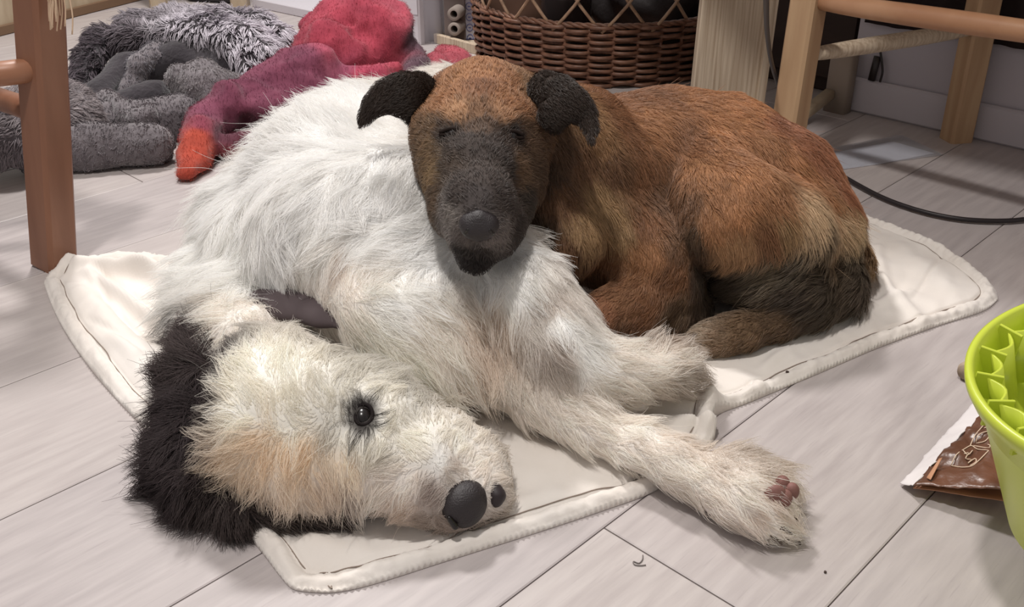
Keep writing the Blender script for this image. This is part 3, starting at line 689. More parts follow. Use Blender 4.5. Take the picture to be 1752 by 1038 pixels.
# hood: a thick shell arching over the opening
hood = Solid([(.03, [[(135, 160, .045, 18), (150, 105, .085, 16), (170, 72, .105, 17), (225, 60, .118, 17), (290, 58, .122, 18), (350, 62, .122, 19), (405, 82, .112, 18), (428, 120, .082, 16)],
                     [(215, 42, .10, 17), (300, 38, .12, 22), (380, 42, .125, 24), (440, 50, .12, 24), (480, 75, .10, 24), (470, 110, .075, 22), (440, 135, .055, 18)],
                     [(300, 45, .12, 24), (360, 52, .125, 24), (420, 68, .12, 24), (450, 95, .10, 24)]])], cell=.0065, floor=.0, pre=nf_)
V, Fq = hood.surf(); hd = mesh('hood', V, Fq, M_plushd, bed)
GW = (206, 200, 208); DG = (92, 84, 90)
fur('hood_pile', hood, bed, M_fib, 15000, [(180, 60, -10, 4, .018, .7), (250, 42, 0, -6, .018, .7), (330, 50, 2, 10, .02, .7), (400, 60, 3, 14, .022, .6), (450, 90, 3, 16, .022, .6), (300, 75, 0, 12, .02, .5), (150, 110, -8, 4, .016, .7), (430, 120, 0, 16, .022, .5)],
    seeds(hood, [(150, 110, DG), (165, 70, DG), (200, 52, (120, 112, 118)), (240, 60, (122, 114, 120)), (260, 42, (180, 174, 180)), (300, 40, GW), (300, 62, (170, 164, 170)), (360, 50, GW), (360, 72, (160, 154, 160)), (420, 60, GW), (460, 90, GW), (440, 125, GW), (480, 70, GW), (135, 160, DG)]),
    width=.0009, npts=4, clump=.75, per=12, jit=.5, zmin=.001, seed=41, cvar=.16, stray=.02)
lin_s = Solid([(.03, [[(150, 170, .05, 26), (200, 130, .07, 26), (290, 110, .085, 28), (380, 120, .08, 26), (415, 160, .05, 26)], [(150, 205, .03, 26), (250, 170, .05, 26)]])], cell=.008, floor=0, pre=nf_)
for q in (lin_s,):
    V, Fq = q.surf(); V = V+np.array([0, .05, -.005]); V[:, 2] = np.maximum(V[:, 2], .001); mesh('lining', V, Fq, M_plushd, bed)
def lump(name, groups, m, label, cat, base, cell=.006, floor=.004, amp=1, pile=None, group=None, pc=(125, 118, 122), seed=50, shift=(0, 0, 0)):
    S = Solid(groups, cell=cell, floor=floor, pre=lambda D, P: D+amp*(.004*noise3(P, .06, seed)+.0018*noise3(P, .022, seed+1)))
    V, Fq = S.surf(); o = thing(name, label, cat, tuple(V.mean(0)*[1, 1, 0]+[0, 0, floor]), group)
    mesh('cloth' if cat != 'cushion' else 'cover', V, Fq, m, o)
    if pile: fur('pile', S, o, M_fib, pile, [(groups[0][1][0][0][0], groups[0][1][0][0][1], 4, 12, .0035, .6)], seeds(S, [(groups[0][1][0][0][0], groups[0][1][0][0][1], pc)]), width=.0006, npts=3, clump=.5, per=9, zmin=.001, seed=seed)
    return S
lump('plush_blanket', [(.02, [[(345, 150, .075, 34), (385, 150, .07, 30)], [(310, 135, .085, 24), (350, 125, .085, 26)], [(330, 170, .05, 26), (400, 185, .05, 26)]])], M_plush, 'bunched grey plush blanket rounded up at the right inside the cave bed', 'blanket', None, pile=3500, seed=52, pc=(138, 132, 134))
lump('plush_blanket', [(.02, [[(235, 110, .085, 18), (265, 95, .09, 22), (290, 105, .08, 20)], [(238, 120, .07, 18), (225, 150, .045, 16), (210, 165, .035, 14)]])], M_plush, 'grey plush blanket roll standing at the middle inside the cave bed', 'blanket', None, pile=2500, seed=54, pc=(122, 118, 124))
lump('plush_blanket', [(.02, [[(180, 180, .05, 26), (240, 205, .045, 22), (275, 195, .045, 18)]])], M_plush, 'low grey plush fold lying in front inside the cave bed', 'blanket', None, pile=2000, seed=56, pc=(118, 110, 114))
cs_ = Solid([(.03, [[(20, 225, .075, 60), (90, 200, .075, 62), (110, 205, .07, 60)], [(-60, 235, .07, 60), (30, 215, .07, 60)]], ((.25, -.6, .75), 1.5))], cell=.0075, floor=.0, pre=nf_)
V, Fq = cs_.surf(); cu = thing('fluffy_cushion', 'round fluffy grey cushion lying behind the brown stool leg', 'cushion', tuple(V.mean(0)*[1, 1, 0]))
mesh('cover', V, Fq, M_plush, cu)
fur('pile', cs_, cu, M_fib, 9000, [(60, 180, 5, -6, .011, .7), (140, 200, 8, 4, .012, .7), (60, 260, -3, 9, .011, .7), (10, 200, -6, 3, .011, .7)], seeds(cs_, [(60, 200, (148, 140, 142)), (140, 220, (150, 142, 144)), (30, 260, (136, 128, 132))]), width=.0008, npts=4, clump=.6, per=12, jit=.5, zmin=.001, seed=44)

# ------------------------------------------------------------------ red and purple blanket
M_bl = mat('brushed_wool_blanket', attr='col', rough=.95, spec=.1, noise=(22, (.72, .70, .74), 6), bump=(90, .5, .003), sheen=.15)
bs_ = Solid([(.028, [[(620, 40, .13, 52), (650, 60, .11, 58), (640, 100, .07, 55)], [(580, 45, .12, 48), (560, 90, .09, 50), (600, 110, .07, 50)], [(530, 42, .12, 16), (545, 60, .11, 20)]]),
             (.02, [[(700, 75, .09, 22), (712, 120, .06, 22), (700, 160, .04, 24)]]),
             (.02, [[(540, 110, .10, 40), (490, 130, .085, 38), (440, 160, .07, 36), (400, 182, .06, 38), (368, 200, .05, 34), (346, 235, .035, 32), (330, 275, .018, 26), (322, 292, .014, 22)], [(450, 190, .05, 40), (520, 170, .05, 45)], [(560, 150, .06, 40), (660, 150, .05, 40)]]),
             (.02, [[(400, 250, .02, 30), (460, 240, .02, 30)]]),
             (.015, [[(760, 95, .02, 22), (780, 110, .02, 26), (740, 120, .03, 30)], [(620, 128, .085, 14), (680, 118, .085, 12)]])], cell=.0055, floor=.003, kg=.006, pre=lambda D, P: D+np.clip(P[..., 2]/.05, .3, 1)*.005*noise3(P, .09, 71)+np.clip(P[..., 2]/.05, .1, 1)*.009*(np.abs(noise3(P*[1, 1.4, .8], .11, 73))-.35)+.003*(np.abs(noise3(P, .05, 74))-.3))
V, Fq = bs_.surf()
RED, PUR, MAU, ORG, GRM = (166, 64, 80), (120, 62, 82), (98, 56, 68), (180, 76, 58), (98, 74, 84)
sp_, sc2 = seeds(bs_, [(640, 30, RED), (600, 60, RED), (560, 40, RED), (530, 45, RED), (660, 80, RED), (640, 110, (176, 78, 96)), (570, 85, (168, 76, 96)), (705, 60, GRM), (712, 110, GRM), (700, 150, GRM), (690, 30, (190, 84, 100)), (620, 135, (178, 70, 92)), (680, 125, RED),
                       (520, 100, PUR), (480, 130, PUR), (440, 160, PUR), (400, 180, PUR), (360, 190, (132, 72, 92)), (345, 210, (150, 72, 88)), (335, 230, ORG), (325, 260, ORG), (325, 290, ORG), (350, 260, ORG), (380, 230, MAU), (420, 210, MAU), (540, 140, PUR), (600, 150, PUR), (760, 100, (178, 82, 94)), (780, 110, (178, 82, 94)), (580, 120, (150, 76, 98))])
bl = thing('wool_blanket', 'crumpled red, purple and orange wool blanket behind the white dog', 'blanket', tuple(V.mean(0)*[1, 1, 0]))
mesh('cloth', V, Fq, M_bl, bl, col=idw(V, sp_, sc2, 5, .004))
fur('wool_fuzz', bs_, bl, M_fib, 22000, [(640, 40, 4, 10, .0035, .9), (420, 170, -6, 6, .0035, .9), (700, 100, 0, 8, .0035, .9)], (sp_, sc2), width=.00025, npts=3, clump=.3, per=10, jit=.9, zmin=.001, seed=77)

# ------------------------------------------------------------------ green bucket, foil bag, chew stick
M_green = mat('lime_green_plastic', (194, 206, 70), .34, .5, noise=(3, (186, 200, 68), 2))
gc = G(1966.4, 643.5, .2071); bax = np.array([-.191, -.0388, 1.0]); bax /= np.linalg.norm(bax); RR, RBt = .117, .051; ZR = (gc[2]-.0107)/bax[2]; gb = gc-bax*ZR; gx = gy = 0.0
be1 = np.cross([0, 1, 0], bax); be1 /= np.linalg.norm(be1); be2 = np.cross(bax, be1); BMt = np.stack([be1, be2, bax], 1)
def BX(V): return np.asarray(V, float)@BMt.T+gb
bkt = thing('green_bucket', 'lime green plastic bucket with scalloped inner rim, cut by right edge', 'bucket', tuple(gb))
V, Fq = lathe((gx, gy, 0), [(0, .0005), (RBt-.004, .0005), (RBt, .004), (RR-.008, ZR-.02), (RR-.004, ZR-.016), (RR, ZR-.006), (RR, ZR), (RR-.003, ZR+.002), (RR-.006, ZR), (RR-.0085, ZR-.012), (RR-.011, ZR-.024), (RBt+.03, .06), (RBt-.004, .006), (0, .005)], 96); mesh('shell', BX(V), Fq, M_green, bkt)
NSC = 20
for k in range(NSC):                                          # pockets round the inner rim: rib and inward scallop
    a = 2*math.pi*k/NSC; d = np.array([math.cos(a), math.sin(a), 0]); c = np.array([gx, gy, 0])
    V, Fq = beam(c+d*(RR-.006)+[0, 0, ZR-.010], c+d*(RR-.024)+[0, 0, ZR-.014], .0024, .022, (-d[1], d[0], 0), .2); mesh('rib', BX(V), Fq, M_green, bkt, smooth=False)
    V = []; nn_ = 9
    for i in range(nn_):
        tt = i/(nn_-1); aa = a+2*math.pi/NSC*tt; rr = RR-.024+.012*(1-4*(tt-.5)**2)*.0-.0*tt; rr = RR-.016-.010*math.sin(math.pi*tt)
        for z, dr in ((ZR-.004, 0), (ZR-.05, .006)):
            V.append(np.array([gx+(rr-dr)*math.cos(aa), gy+(rr-dr)*math.sin(aa), z]))
            V.append(np.array([gx+(rr-dr+.0022)*math.cos(aa), gy+(rr-dr+.0022)*math.sin(aa), z]))
    Fq = []
    for i in range(nn_-1):
        b = i*4; Fq += [(b, b+4, b+6, b+2), (b+1, b+3, b+7, b+5), (b, b+1, b+5, b+4), (b+2, b+6, b+7, b+3)]
    Fq += [(0, 2, 3, 1), ((nn_-1)*4, (nn_-1)*4+1, (nn_-1)*4+3, (nn_-1)*4+2)]
    mesh('scallop', BX(V), Fq, M_green, bkt)
for k in range(5):
    p = np.array([gx-.03+.012*k, gy-.02+.01*k, .03]); V, Fq = tube([p, p+[-.03, .01, .05], p+[-.02, -.01, .085]], .0035, 8); mesh('inner_bar', BX(V), Fq, M_green, bkt)
def crumple(c, r, seed):
    import bmesh
    bm = bmesh.new(); bmesh.ops.create_icosphere(bm, subdivisions=3, radius=1); V = np.array([v.co[:] for v in bm.verts]); F_ = [tuple(v.index for v in f.verts) for f in bm.faces]; bm.free()
    n = np.abs(noise3(V, .9, seed))+.6*np.abs(noise3(V, .4, seed+1)); V = V*(.7+.35*n)[:, None]*r+np.array(c); return V, F_
mesh('crumpled_tissue', *crumple(BX((-.050, .02, .125)), (.026, .022, .024), 5), mat('white_tissue', (236, 232, 232), .8), smooth=False, loc=tuple(BX((-.05, .02, .10))), label='crumpled white tissue inside the green bucket', category='tissue')
mesh('brown_wrapper', *crumple(BX((-.030, -.02, .115)), (.018, .016, .012), 8), mat('brown_wrapper', (120, 76, 48), .4), smooth=False, loc=tuple(BX((-.02, -.02, .06))), label='small brown wrapper beside the tissue inside the green bucket', category='wrapper')
# foil bag
M_foil = mat('glossy_brown_foil', (86, 58, 44), .34, .6, noise=(9, (116, 76, 56), 6), bump=(16, .7, .01))
M_foil2 = mat('copper_inner_foil', (176, 122, 92), .35, .6, bump=(16, .6, .01))
fb = thing('foil_bag', 'torn brown foil treat bag with white edge under the green bucket', 'bag', tuple(G(1640, 800)))
def patch(cor, n, m, amp, seed, thick=.0008, sag=0, fray=0):
    a, b, c, d = [G(*q) for q in cor]; u = np.linspace(0, 1, n)[:, None, None]; v = np.linspace(0, 1, m)[None, :, None]
    P = (1-u)*(1-v)*a+u*(1-v)*b+u*v*c+(1-u)*v*d; nz = amp*(np.abs(noise3(P, .05, seed))*1.2+.5*noise3(P, .02, seed+1)); P = P.copy(); P[..., 2] += nz*(.3+.7*np.sin(np.pi*v[..., 0]))+sag*np.sin(np.pi*u[..., 0])*v[..., 0]
    if fray: P[..., :2] += fray*np.stack([noise3(P, .012, seed+5), noise3(P, .012, seed+6)], -1)
    P[..., 2] = np.maximum(P[..., 2], .0015)
    V = np.concatenate([P.reshape(-1, 3), (P-[0, 0, thick]).reshape(-1, 3)]); I = np.arange(n*m).reshape(n, m); q = np.stack([I[:-1, :-1], I[1:, :-1], I[1:, 1:], I[:-1, 1:]], -1).reshape(-1, 4)
    Fq = q.tolist()+(q[:, ::-1]+n*m).tolist(); rg = np.concatenate([I[:, 0], I[-1, 1:], I[-2::-1, -1], I[0, -2:0:-1]]); k = len(rg)
    Fq += [(int(rg[i]), int(rg[i])+n*m, int(rg[(i+1) % k])+n*m, int(rg[(i+1) % k])) for i in range(k)]
    return V, Fq, P
BC = [(1562, 832, .012), (1742, 838, .040), (1775, 745, .040), (1688, 700, .022)]
V, Fq, PB = patch(BC, 46, 34, .004, 81, fray=.0012); mesh('foil_front', V, Fq, M_foil, fb)
V, Fq, _ = patch([(1562, 834, .009), (1742, 860, .022), (1770, 750, .012), (1688, 702, .006)], 30, 20, .002, 85); mesh('foil_back', V, Fq, M_foil2, fb)
V, Fq, _ = patch([(1541, 826, .004), (1562, 831, .0135), (1690, 698, .0235), (1668, 686, .012)], 8, 40, .0012, 90, fray=.0009); mesh('white_seal', V, Fq, mat('white_bag_edge', (226, 220, 220), .5), fb)
# printed emblem: outlined leaf with small figures, drawn as thin ink lines on the foil
def on_foil(pts, m=4):
    out = []
    for u, v in pts:
        zz_ = .03
        for _ in range(6):
            p = G(u, v, zz_); k_ = np.argmin(((PB.reshape(-1, 3)[:, :2]-p[:2])**2).sum(1)); zz_ = PB.reshape(-1, 3)[k_, 2]
        out.append(G(u, v, zz_+.0009))
    return np.array(out)
em = [[(1627, 796), (1636, 778), (1650, 768), (1662, 762), (1672, 768), (1690, 770), (1688, 774), (1672, 790), (1662, 797), (1645, 799), (1627, 796)],
      [(1660, 762), (1668, 745), (1682, 728), (1696, 712)], [(1666, 762), (1690, 766), (1694, 762), (1690, 760)], [(1670, 756), (1674, 744), (1688, 738), (1694, 742), (1686, 754), (1670, 758)],
      [(1650, 776), (1658, 774), (1652, 784), (1662, 786), (1656, 792), (1668, 784), (1670, 790), (1660, 796)], [(1648, 770), (1656, 778), (1664, 770)],
      [(1684, 732), (1694, 730), (1690, 742), (1700, 748)], [(1694, 726), (1696, 736)]]
mesh('printed_emblem', *merge([tube(spline(on_foil(e), 3), .00055, 5) for e in em]), mat('cream_ink', (214, 190, 168), .5), fb)
V, Fq, _ = patch([(1585, 818, .018), (1592, 822, .02), (1612, 784, .026), (1606, 786, .025)], 5, 8, .0, 99); mesh('printed_stripe', V+[0, 0, .0012], Fq, mat('copper_print', (190, 140, 108), .4), fb)
bn = G(1650, 637, .011)
bo_ = thing('chew_stick', 'short beige chew stick end poking out behind the green bucket', 'chew', tuple(bn*[1, 1, 0]))
mesh('stick', *lathe(bn, [(0, 0), (.008, 0), (.0105, .003), (.0105, .05), (.008, .055), (0, .055)], 18, (.8, .5, 0)), mat('beige_rawhide', (176, 158, 138), .7, bump=(60, .4, .002)), bo_)
mesh('dark_end', *lathe(bn-np.array([.0012, .0007, 0]), [(0, 0), (.0078, 0), (.0078, .0015), (0, .0015)], 18, (.8, .5, 0)), mat('dark_rim', (150, 132, 114), .7), bo_)
# crumbs on the floor
for (u, v, r_, lb) in [(1347, 636, .0018, 'dark crumb lying on the white mat below the brown dog'), (1368, 929, .0014, 'tiny dark crumb on the floor beside the outstretched paw'), (1412, 978, .0012, 'tiny dark crumb on the floor below the outstretched paw')]:
    c = G(u, v, .009 if v == 636 else .001); mesh('crumb', *crumple(c, np.array([r_, r_, r_*.7]), u), mat('crumb_brown', (70, 56, 50), .9), loc=tuple(c), label=lb, category='crumb')
c = [G(u, v, .0008) for u, v in ((1100, 949), (1099, 957), (1093, 963), (1084, 960), (1085, 965), (1094, 967), (1105, 966))]
mesh('loose_hair', *tube(spline(c, 5), .0005, 5), mat('loose_hair_grey', (120, 112, 110), .8), loc=tuple(c[0]), label='single curled loose dog hair on the floor below the mat', category='hair')
# ------------------------------------------------------------------ materials for the dogs
M_hairw = mat('long_white_coat', attr='col', rough=.6, spec=.2, trl=.45)
M_hairb = mat('short_brown_coat', attr='col', rough=.45, spec=.45, trl=.12)
M_skin = mat('dog_skin', attr='col', rough=.8, spec=.2, bump=(150, .5, .002))
M_nose = mat('nose_leather_black', (40, 34, 36), .5, .5, bump=(700, .8, .0008))
M_eye = mat('wet_dark_eye', (24, 19, 18), .25, .5)
M_lip = mat('dark_lip_skin', (46, 38, 40), .5, .4)
M_pad = mat('pink_brown_paw_pad', (134, 96, 90), .6, .3, bump=(250, .6, .001))
M_claw = mat('horn_claw', (92, 80, 72), .4, .4)

# solid of the brown dog first: the white dog's soft side gives way under it
BB = Solid([
    (.03, [[(1010, 308, .145, 114), (1110, 302, .135, 120), (1210, 305, .125, 126), (1310, 345, .105, 124), (1368, 395, .085, 100)],
           [(1060, 258, .160, 88), (1150, 244, .162, 80), (1240, 258, .150, 90)],
           [(990, 380, .11, 100), (1085, 415, .085, 86)], [(1060, 400, .105, 76), (1120, 450, .080, 66), (1150, 488, .055, 50)]]),
    (.03, [[(940, 235, .215, 88), (985, 250, .19, 92), (1020, 300, .16, 98)], [(930, 330, .165, 70), (960, 410, .12, 72)]]),
    # near fore leg: upper arm to elbow, forearm tucked forward
    (.02, [[(1150, 490, .055, 42), (1080, 525, .05, 44), (1030, 548, .045, 42), (1012, 562, .035, 34)]]),
    (.02, [[(1195, 520, .03, 24), (1150, 545, .025, 20), (1120, 555, .022, 18)]]),
    # thigh and hock
    (.03, [[(1215, 300, .16, 68), (1260, 370, .135, 84), (1330, 400, .11, 94)], [(1200, 340, .15, 44), (1235, 400, .125, 42), (1268, 432, .105, 28)]]),
    # tail curled round
    (.02, [[(1440, 405, .05, 34), (1446, 452, .035, 38), (1410, 485, .042, 44), (1360, 490, .06, 46), (1300, 486, .065, 38), (1250, 482, .06, 28)],
           [(1440, 500, .03, 40), (1380, 520, .03, 38)]]),
    # hind foot
    (.015, [[(1400, 528, .028, 30), (1330, 550, .027, 30), (1265, 570, .026, 29), (1225, 578, .024, 28)], [(1232, 568, .026, 20), (1192, 572, .022, 13)], [(1232, 584, .022, 20), (1200, 590, .018, 14)]]),
    # head
    (.022, [[(885, 214, .230, 80), (825, 196, .245, 84)], [(825, 186, .258, 80), (822, 240, .245, 86), (822, 290, .232, 78)],
            [(774, 172, .253, 48), (768, 240, .238, 56), (785, 300, .222, 48)], [(870, 172, .253, 48), (880, 240, .236, 56), (862, 310, .215, 48)],
            [(765, 300, .205, 42), (790, 360, .2, 44), (885, 320, .2, 44)],
            [(820, 300, .235, 54), (820, 350, .226, 50), (819, 380, .216, 44)],
            [(795, 375, .205, 36), (800, 410, .192, 27)], [(848, 375, .203, 38), (842, 412, .190, 28)], [(870, 355, .195, 40), (850, 400, .188, 34)]]),
    (.010, [[(820, 405, .178, 42), (812, 440, .172, 24), (818, 446, .172, 18)]]),
    (.006, [[(770, 212, .268, 22)], [(872, 214, .266, 22)]]),
], cell=.004, kg=.010, floor=.008, pre=lambda D, P: D+.0015*noise3(P, .05, 111))

# ------------------------------------------------------------------ white shaggy dog, lying on its side
WB = Solid([
    (.045, [[(650, 222, .110, 80), (600, 280, .120, 108), (580, 340, .12, 140), (590, 420, .115, 135), (640, 480, .10, 118)],
            [(592, 236, .080, 60), (532, 290, .075, 66), (476, 340, .07, 68), (440, 395, .065, 78), (450, 440, .07, 92)],
            [(700, 300, .12, 110), (720, 390, .12, 120), (800, 480, .095, 95)],
            [(760, 210, .08, 90), (800, 330, .09, 95)]]),
    (.03, [[(565, 440, .125, 66), (640, 512, .105, 66), (710, 570, .085, 76), (760, 630, .06, 66)],
           [(720, 520, .09, 95), (800, 570, .072, 78), (850, 635, .045, 50)]]),
    (.022, [[(400, 520, .05, 72), (430, 590, .055, 72)], [(360, 470, .035, 55), (345, 540, .03, 50)]]),
    # head: crown, cheeks, muzzle
    (.03, [[(468, 645, .075, 92), (480, 715, .075, 112), (560, 720, .078, 92)], [(448, 775, .052, 68), (520, 795, .048, 72), (600, 798, .044, 68)],
           [(560, 690, .085, 74), (640, 712, .072, 72), (700, 765, .052, 66), (752, 808, .038, 57), (790, 846, .028, 43)],
           [(640, 780, .055, 74), (720, 815, .040, 64), (778, 858, .027, 40)],
           [(760, 760, .040, 52), (812, 808, .030, 43), (842, 846, .022, 23)]]),
    # near fore leg
    (.018, [[(850, 630, .05, 56), (930, 680, .040, 48), (1010, 730, .034, 39), (1090, 762, .031, 35), (1170, 798, .030, 36), (1240, 830, .030, 43), (1285, 856, .028, 42)],
            [(1262, 800, .036, 30), (1318, 815, .030, 22), (1338, 838, .026, 16)], [(1270, 850, .032, 30), (1318, 880, .022, 20), (1340, 894, .018, 12)],
            [(1280, 860, .03, 30), (1305, 890, .018, 18), (1324, 908, .014, 11)], [(1280, 830, .035, 30), (1330, 862, .026, 20), (1348, 876, .022, 13)]]),
    # far fore leg
    (.018, [[(865, 465, .12, 78), (910, 520, .115, 70), (960, 580, .095, 62), (1005, 630, .07, 52), (1070, 636, .062, 42), (1125, 628, .058, 38)],
            [(1120, 612, .06, 28), (1165, 606, .054, 18)], [(1130, 632, .056, 28), (1180, 628, .05, 18)], [(1120, 645, .052, 24), (1168, 650, .044, 15)],
            [(1000, 625, .06, 46), (1030, 672, .045, 34)]]),
], cell=.0045, kg=.014, floor=.008, pre=lambda D, P: np.maximum(D+.0025*noise3(P, .06, 101), .0015-BB.sample(P)*(1)))
V, Fq = WB.surf(2)
wd_ = thing('dog', 'large shaggy white dog asleep on its side on the mat', 'dog', (-.08, 1.05, .008))
CR, WH, WC, LG, GRY, BLK = (243, 238, 231), (250, 247, 245), (247, 243, 239), (240, 235, 230), (204, 196, 190), (66, 58, 58)
TAN = (232, 216, 196)
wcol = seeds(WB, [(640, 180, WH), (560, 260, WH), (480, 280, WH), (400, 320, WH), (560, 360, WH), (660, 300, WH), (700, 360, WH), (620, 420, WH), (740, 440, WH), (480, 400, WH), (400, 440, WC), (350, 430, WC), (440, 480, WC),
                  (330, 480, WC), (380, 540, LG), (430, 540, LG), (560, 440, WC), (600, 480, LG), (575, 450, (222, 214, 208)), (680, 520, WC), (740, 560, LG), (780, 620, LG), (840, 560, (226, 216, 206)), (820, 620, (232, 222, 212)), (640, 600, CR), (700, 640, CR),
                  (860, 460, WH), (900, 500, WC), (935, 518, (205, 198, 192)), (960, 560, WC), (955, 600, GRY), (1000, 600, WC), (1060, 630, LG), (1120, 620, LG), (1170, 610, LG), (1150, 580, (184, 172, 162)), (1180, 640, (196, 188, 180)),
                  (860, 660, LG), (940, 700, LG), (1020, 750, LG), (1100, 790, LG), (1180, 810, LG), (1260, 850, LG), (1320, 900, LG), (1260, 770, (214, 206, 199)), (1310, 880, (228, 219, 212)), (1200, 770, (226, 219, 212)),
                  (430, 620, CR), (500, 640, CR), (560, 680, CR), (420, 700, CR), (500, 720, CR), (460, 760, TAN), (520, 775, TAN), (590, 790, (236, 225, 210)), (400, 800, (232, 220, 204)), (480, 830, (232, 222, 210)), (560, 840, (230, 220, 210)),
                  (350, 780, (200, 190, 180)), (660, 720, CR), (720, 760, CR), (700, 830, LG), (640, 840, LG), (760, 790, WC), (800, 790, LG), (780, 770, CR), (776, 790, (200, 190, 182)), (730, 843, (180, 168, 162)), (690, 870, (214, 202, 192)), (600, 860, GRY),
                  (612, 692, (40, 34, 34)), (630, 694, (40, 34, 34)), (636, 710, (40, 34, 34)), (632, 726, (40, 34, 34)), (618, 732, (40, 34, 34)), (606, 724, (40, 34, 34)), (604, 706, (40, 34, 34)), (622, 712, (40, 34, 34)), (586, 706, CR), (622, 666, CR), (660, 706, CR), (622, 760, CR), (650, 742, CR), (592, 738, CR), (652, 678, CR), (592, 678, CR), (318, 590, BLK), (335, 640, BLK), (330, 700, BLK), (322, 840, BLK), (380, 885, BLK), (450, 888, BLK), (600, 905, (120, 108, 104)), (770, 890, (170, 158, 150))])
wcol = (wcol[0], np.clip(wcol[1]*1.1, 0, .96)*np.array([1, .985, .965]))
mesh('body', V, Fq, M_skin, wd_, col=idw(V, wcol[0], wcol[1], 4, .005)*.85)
long_, med = .052, .034
WG = [(640, 190, -30, -22, .035, .35), (560, 220, -35, -22, .045, .4), (480, 240, -40, -12, .05, .45), (420, 260, -40, -14, .055, .45), (380, 300, -42, 6, .055, .4), (360, 350, -40, 18, .05, .3), (340, 420, -34, 26, .05, .25),
      (560, 300, -20, 26, .05, .3), (520, 340, -30, 20, .05, .3), (600, 340, 14, 30, .05, .3), (650, 300, -16, 30, .045, .25), (700, 300, -6, 40, .045, .2), (700, 360, -50, 6, .05, .2), (640, 390, -46, 10, .052, .25), (580, 400, -40, 22, .05, .3), (740, 420, -44, 6, .045, .15), (690, 440, -44, 14, .045, .15),
      (470, 380, 26, 34, .055, .35), (420, 400, 20, 36, .055, .4), (440, 450, -4, 36, .052, .35), (390, 460, -26, 22, .05, .35), (340, 480, -34, 8, .052, .35), (350, 540, -30, 14, .048, .35), (300, 520, -30, 6, .048, .35),
      (520, 440, 6, 36, .020, .15), (560, 470, 2, 30, .014, .1), (600, 480, 14, 26, .018, .1), (640, 510, 30, 26, .035, .2), (680, 500, 36, 12, .038, .15), (720, 540, 34, 26, .045, .2), (750, 590, 22, 36, .048, .3), (700, 590, 30, 20, .035, .25), (650, 570, 30, 10, .03, .25), (780, 560, 10, 38, .05, .3), (790, 630, 8, 36, .048, .35),
      (830, 540, 6, 40, .052, .4), (870, 570, 12, 40, .052, .45), (840, 620, -2, 36, .045, .4), (900, 600, 14, 38, .045, .4), (780, 690, 20, 20, .03, .3), (840, 680, 30, 16, .03, .25),
      (840, 450, 20, 26, .02, .1), (890, 480, 20, 34, .024, .15), (940, 540, 22, 34, .022, .15), (980, 590, 30, 26, .024, .2), (950, 620, 14, 36, .038, .4), (1000, 660, 28, 22, .034, .4), (1040, 610, 36, 2, .022, .2), (1040, 660, 34, 14, .03, .4), (1110, 610, 36, 0, .024, .25), (1120, 640, 34, 10, .028, .35), (1160, 610, 32, 4, .026, .35), (1130, 590, 18, -22, .034, .6),
      (900, 690, 34, 24, .024, .2), (980, 730, 36, 20, .022, .2), (1060, 760, 36, 16, .022, .2), (1140, 790, 36, 20, .024, .25), (1200, 770, 34, -6, .032, .4), (1270, 780, 34, 4, .032, .4), (1220, 830, 34, 24, .024, .25), (1290, 850, 34, 22, .024, .25), (1320, 890, 28, 20, .022, .25), (1200, 850, 30, 24, .022, .2), (1100, 810, 32, 22, .02, .15),
      # head
      (430, 610, 4, -34, .040, .3), (400, 650, -8, -30, .036, .25), (480, 620, 14, -26, .032, .25), (540, 630, 24, -20, .03, .2), (600, 640, 30, -14, .028, .25), (660, 650, 26, -10, .026, .3), (500, 680, -10, -30, .028, .12), (440, 690, -8, -30, .03, .12), (560, 690, -14, -26, .022, .1), (390, 720, -22, -10, .024, .2),
      (360, 740, -36, 4, .030, .4), (380, 790, -30, 18, .028, .35), (410, 790, -14, 34, .036, .35), (470, 790, 6, 36, .036, .3), (530, 800, 12, 34, .036, .3), (590, 790, 14, 34, .034, .35), (620, 830, 10, 34, .036, .35), (450, 850, 0, 34, .036, .3), (380, 850, -14, 30, .04, .35), (560, 850, 8, 32, .03, .3), (520, 760, -16, 20, .026, .15),
      (640, 740, -8, 20, .016, .2), (622, 690, 6, -14, .009, .2), (622, 730, 0, 14, .010, .2), (604, 710, -12, 2, .010, .2), (640, 710, 12, 2, .009, .2), (590, 740, -6, 26, .022, .3), (680, 720, -20, -18, .014, .15), (720, 760, -24, -12, .011, .15), (760, 790, -20, -16, .009, .15), (700, 800, -24, 10, .016, .2), (660, 830, -20, 20, .022, .25), (720, 850, -18, 16, .012, .15), (760, 860, -12, 14, .009, .15), (780, 760, 10, -20, .010, .15), (820, 790, 16, -8, .010, .2), (845, 815, 14, -6, .011, .3), (740, 720, 6, -18, .014, .2), (700, 890, -16, 8, .012, .2)]
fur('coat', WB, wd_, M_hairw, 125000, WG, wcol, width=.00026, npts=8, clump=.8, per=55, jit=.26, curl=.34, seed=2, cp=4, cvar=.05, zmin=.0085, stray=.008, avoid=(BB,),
    holes=[(622, 712, .006), (802, 868, .0165), (850, 852, .006), (1345, 838, .011)])
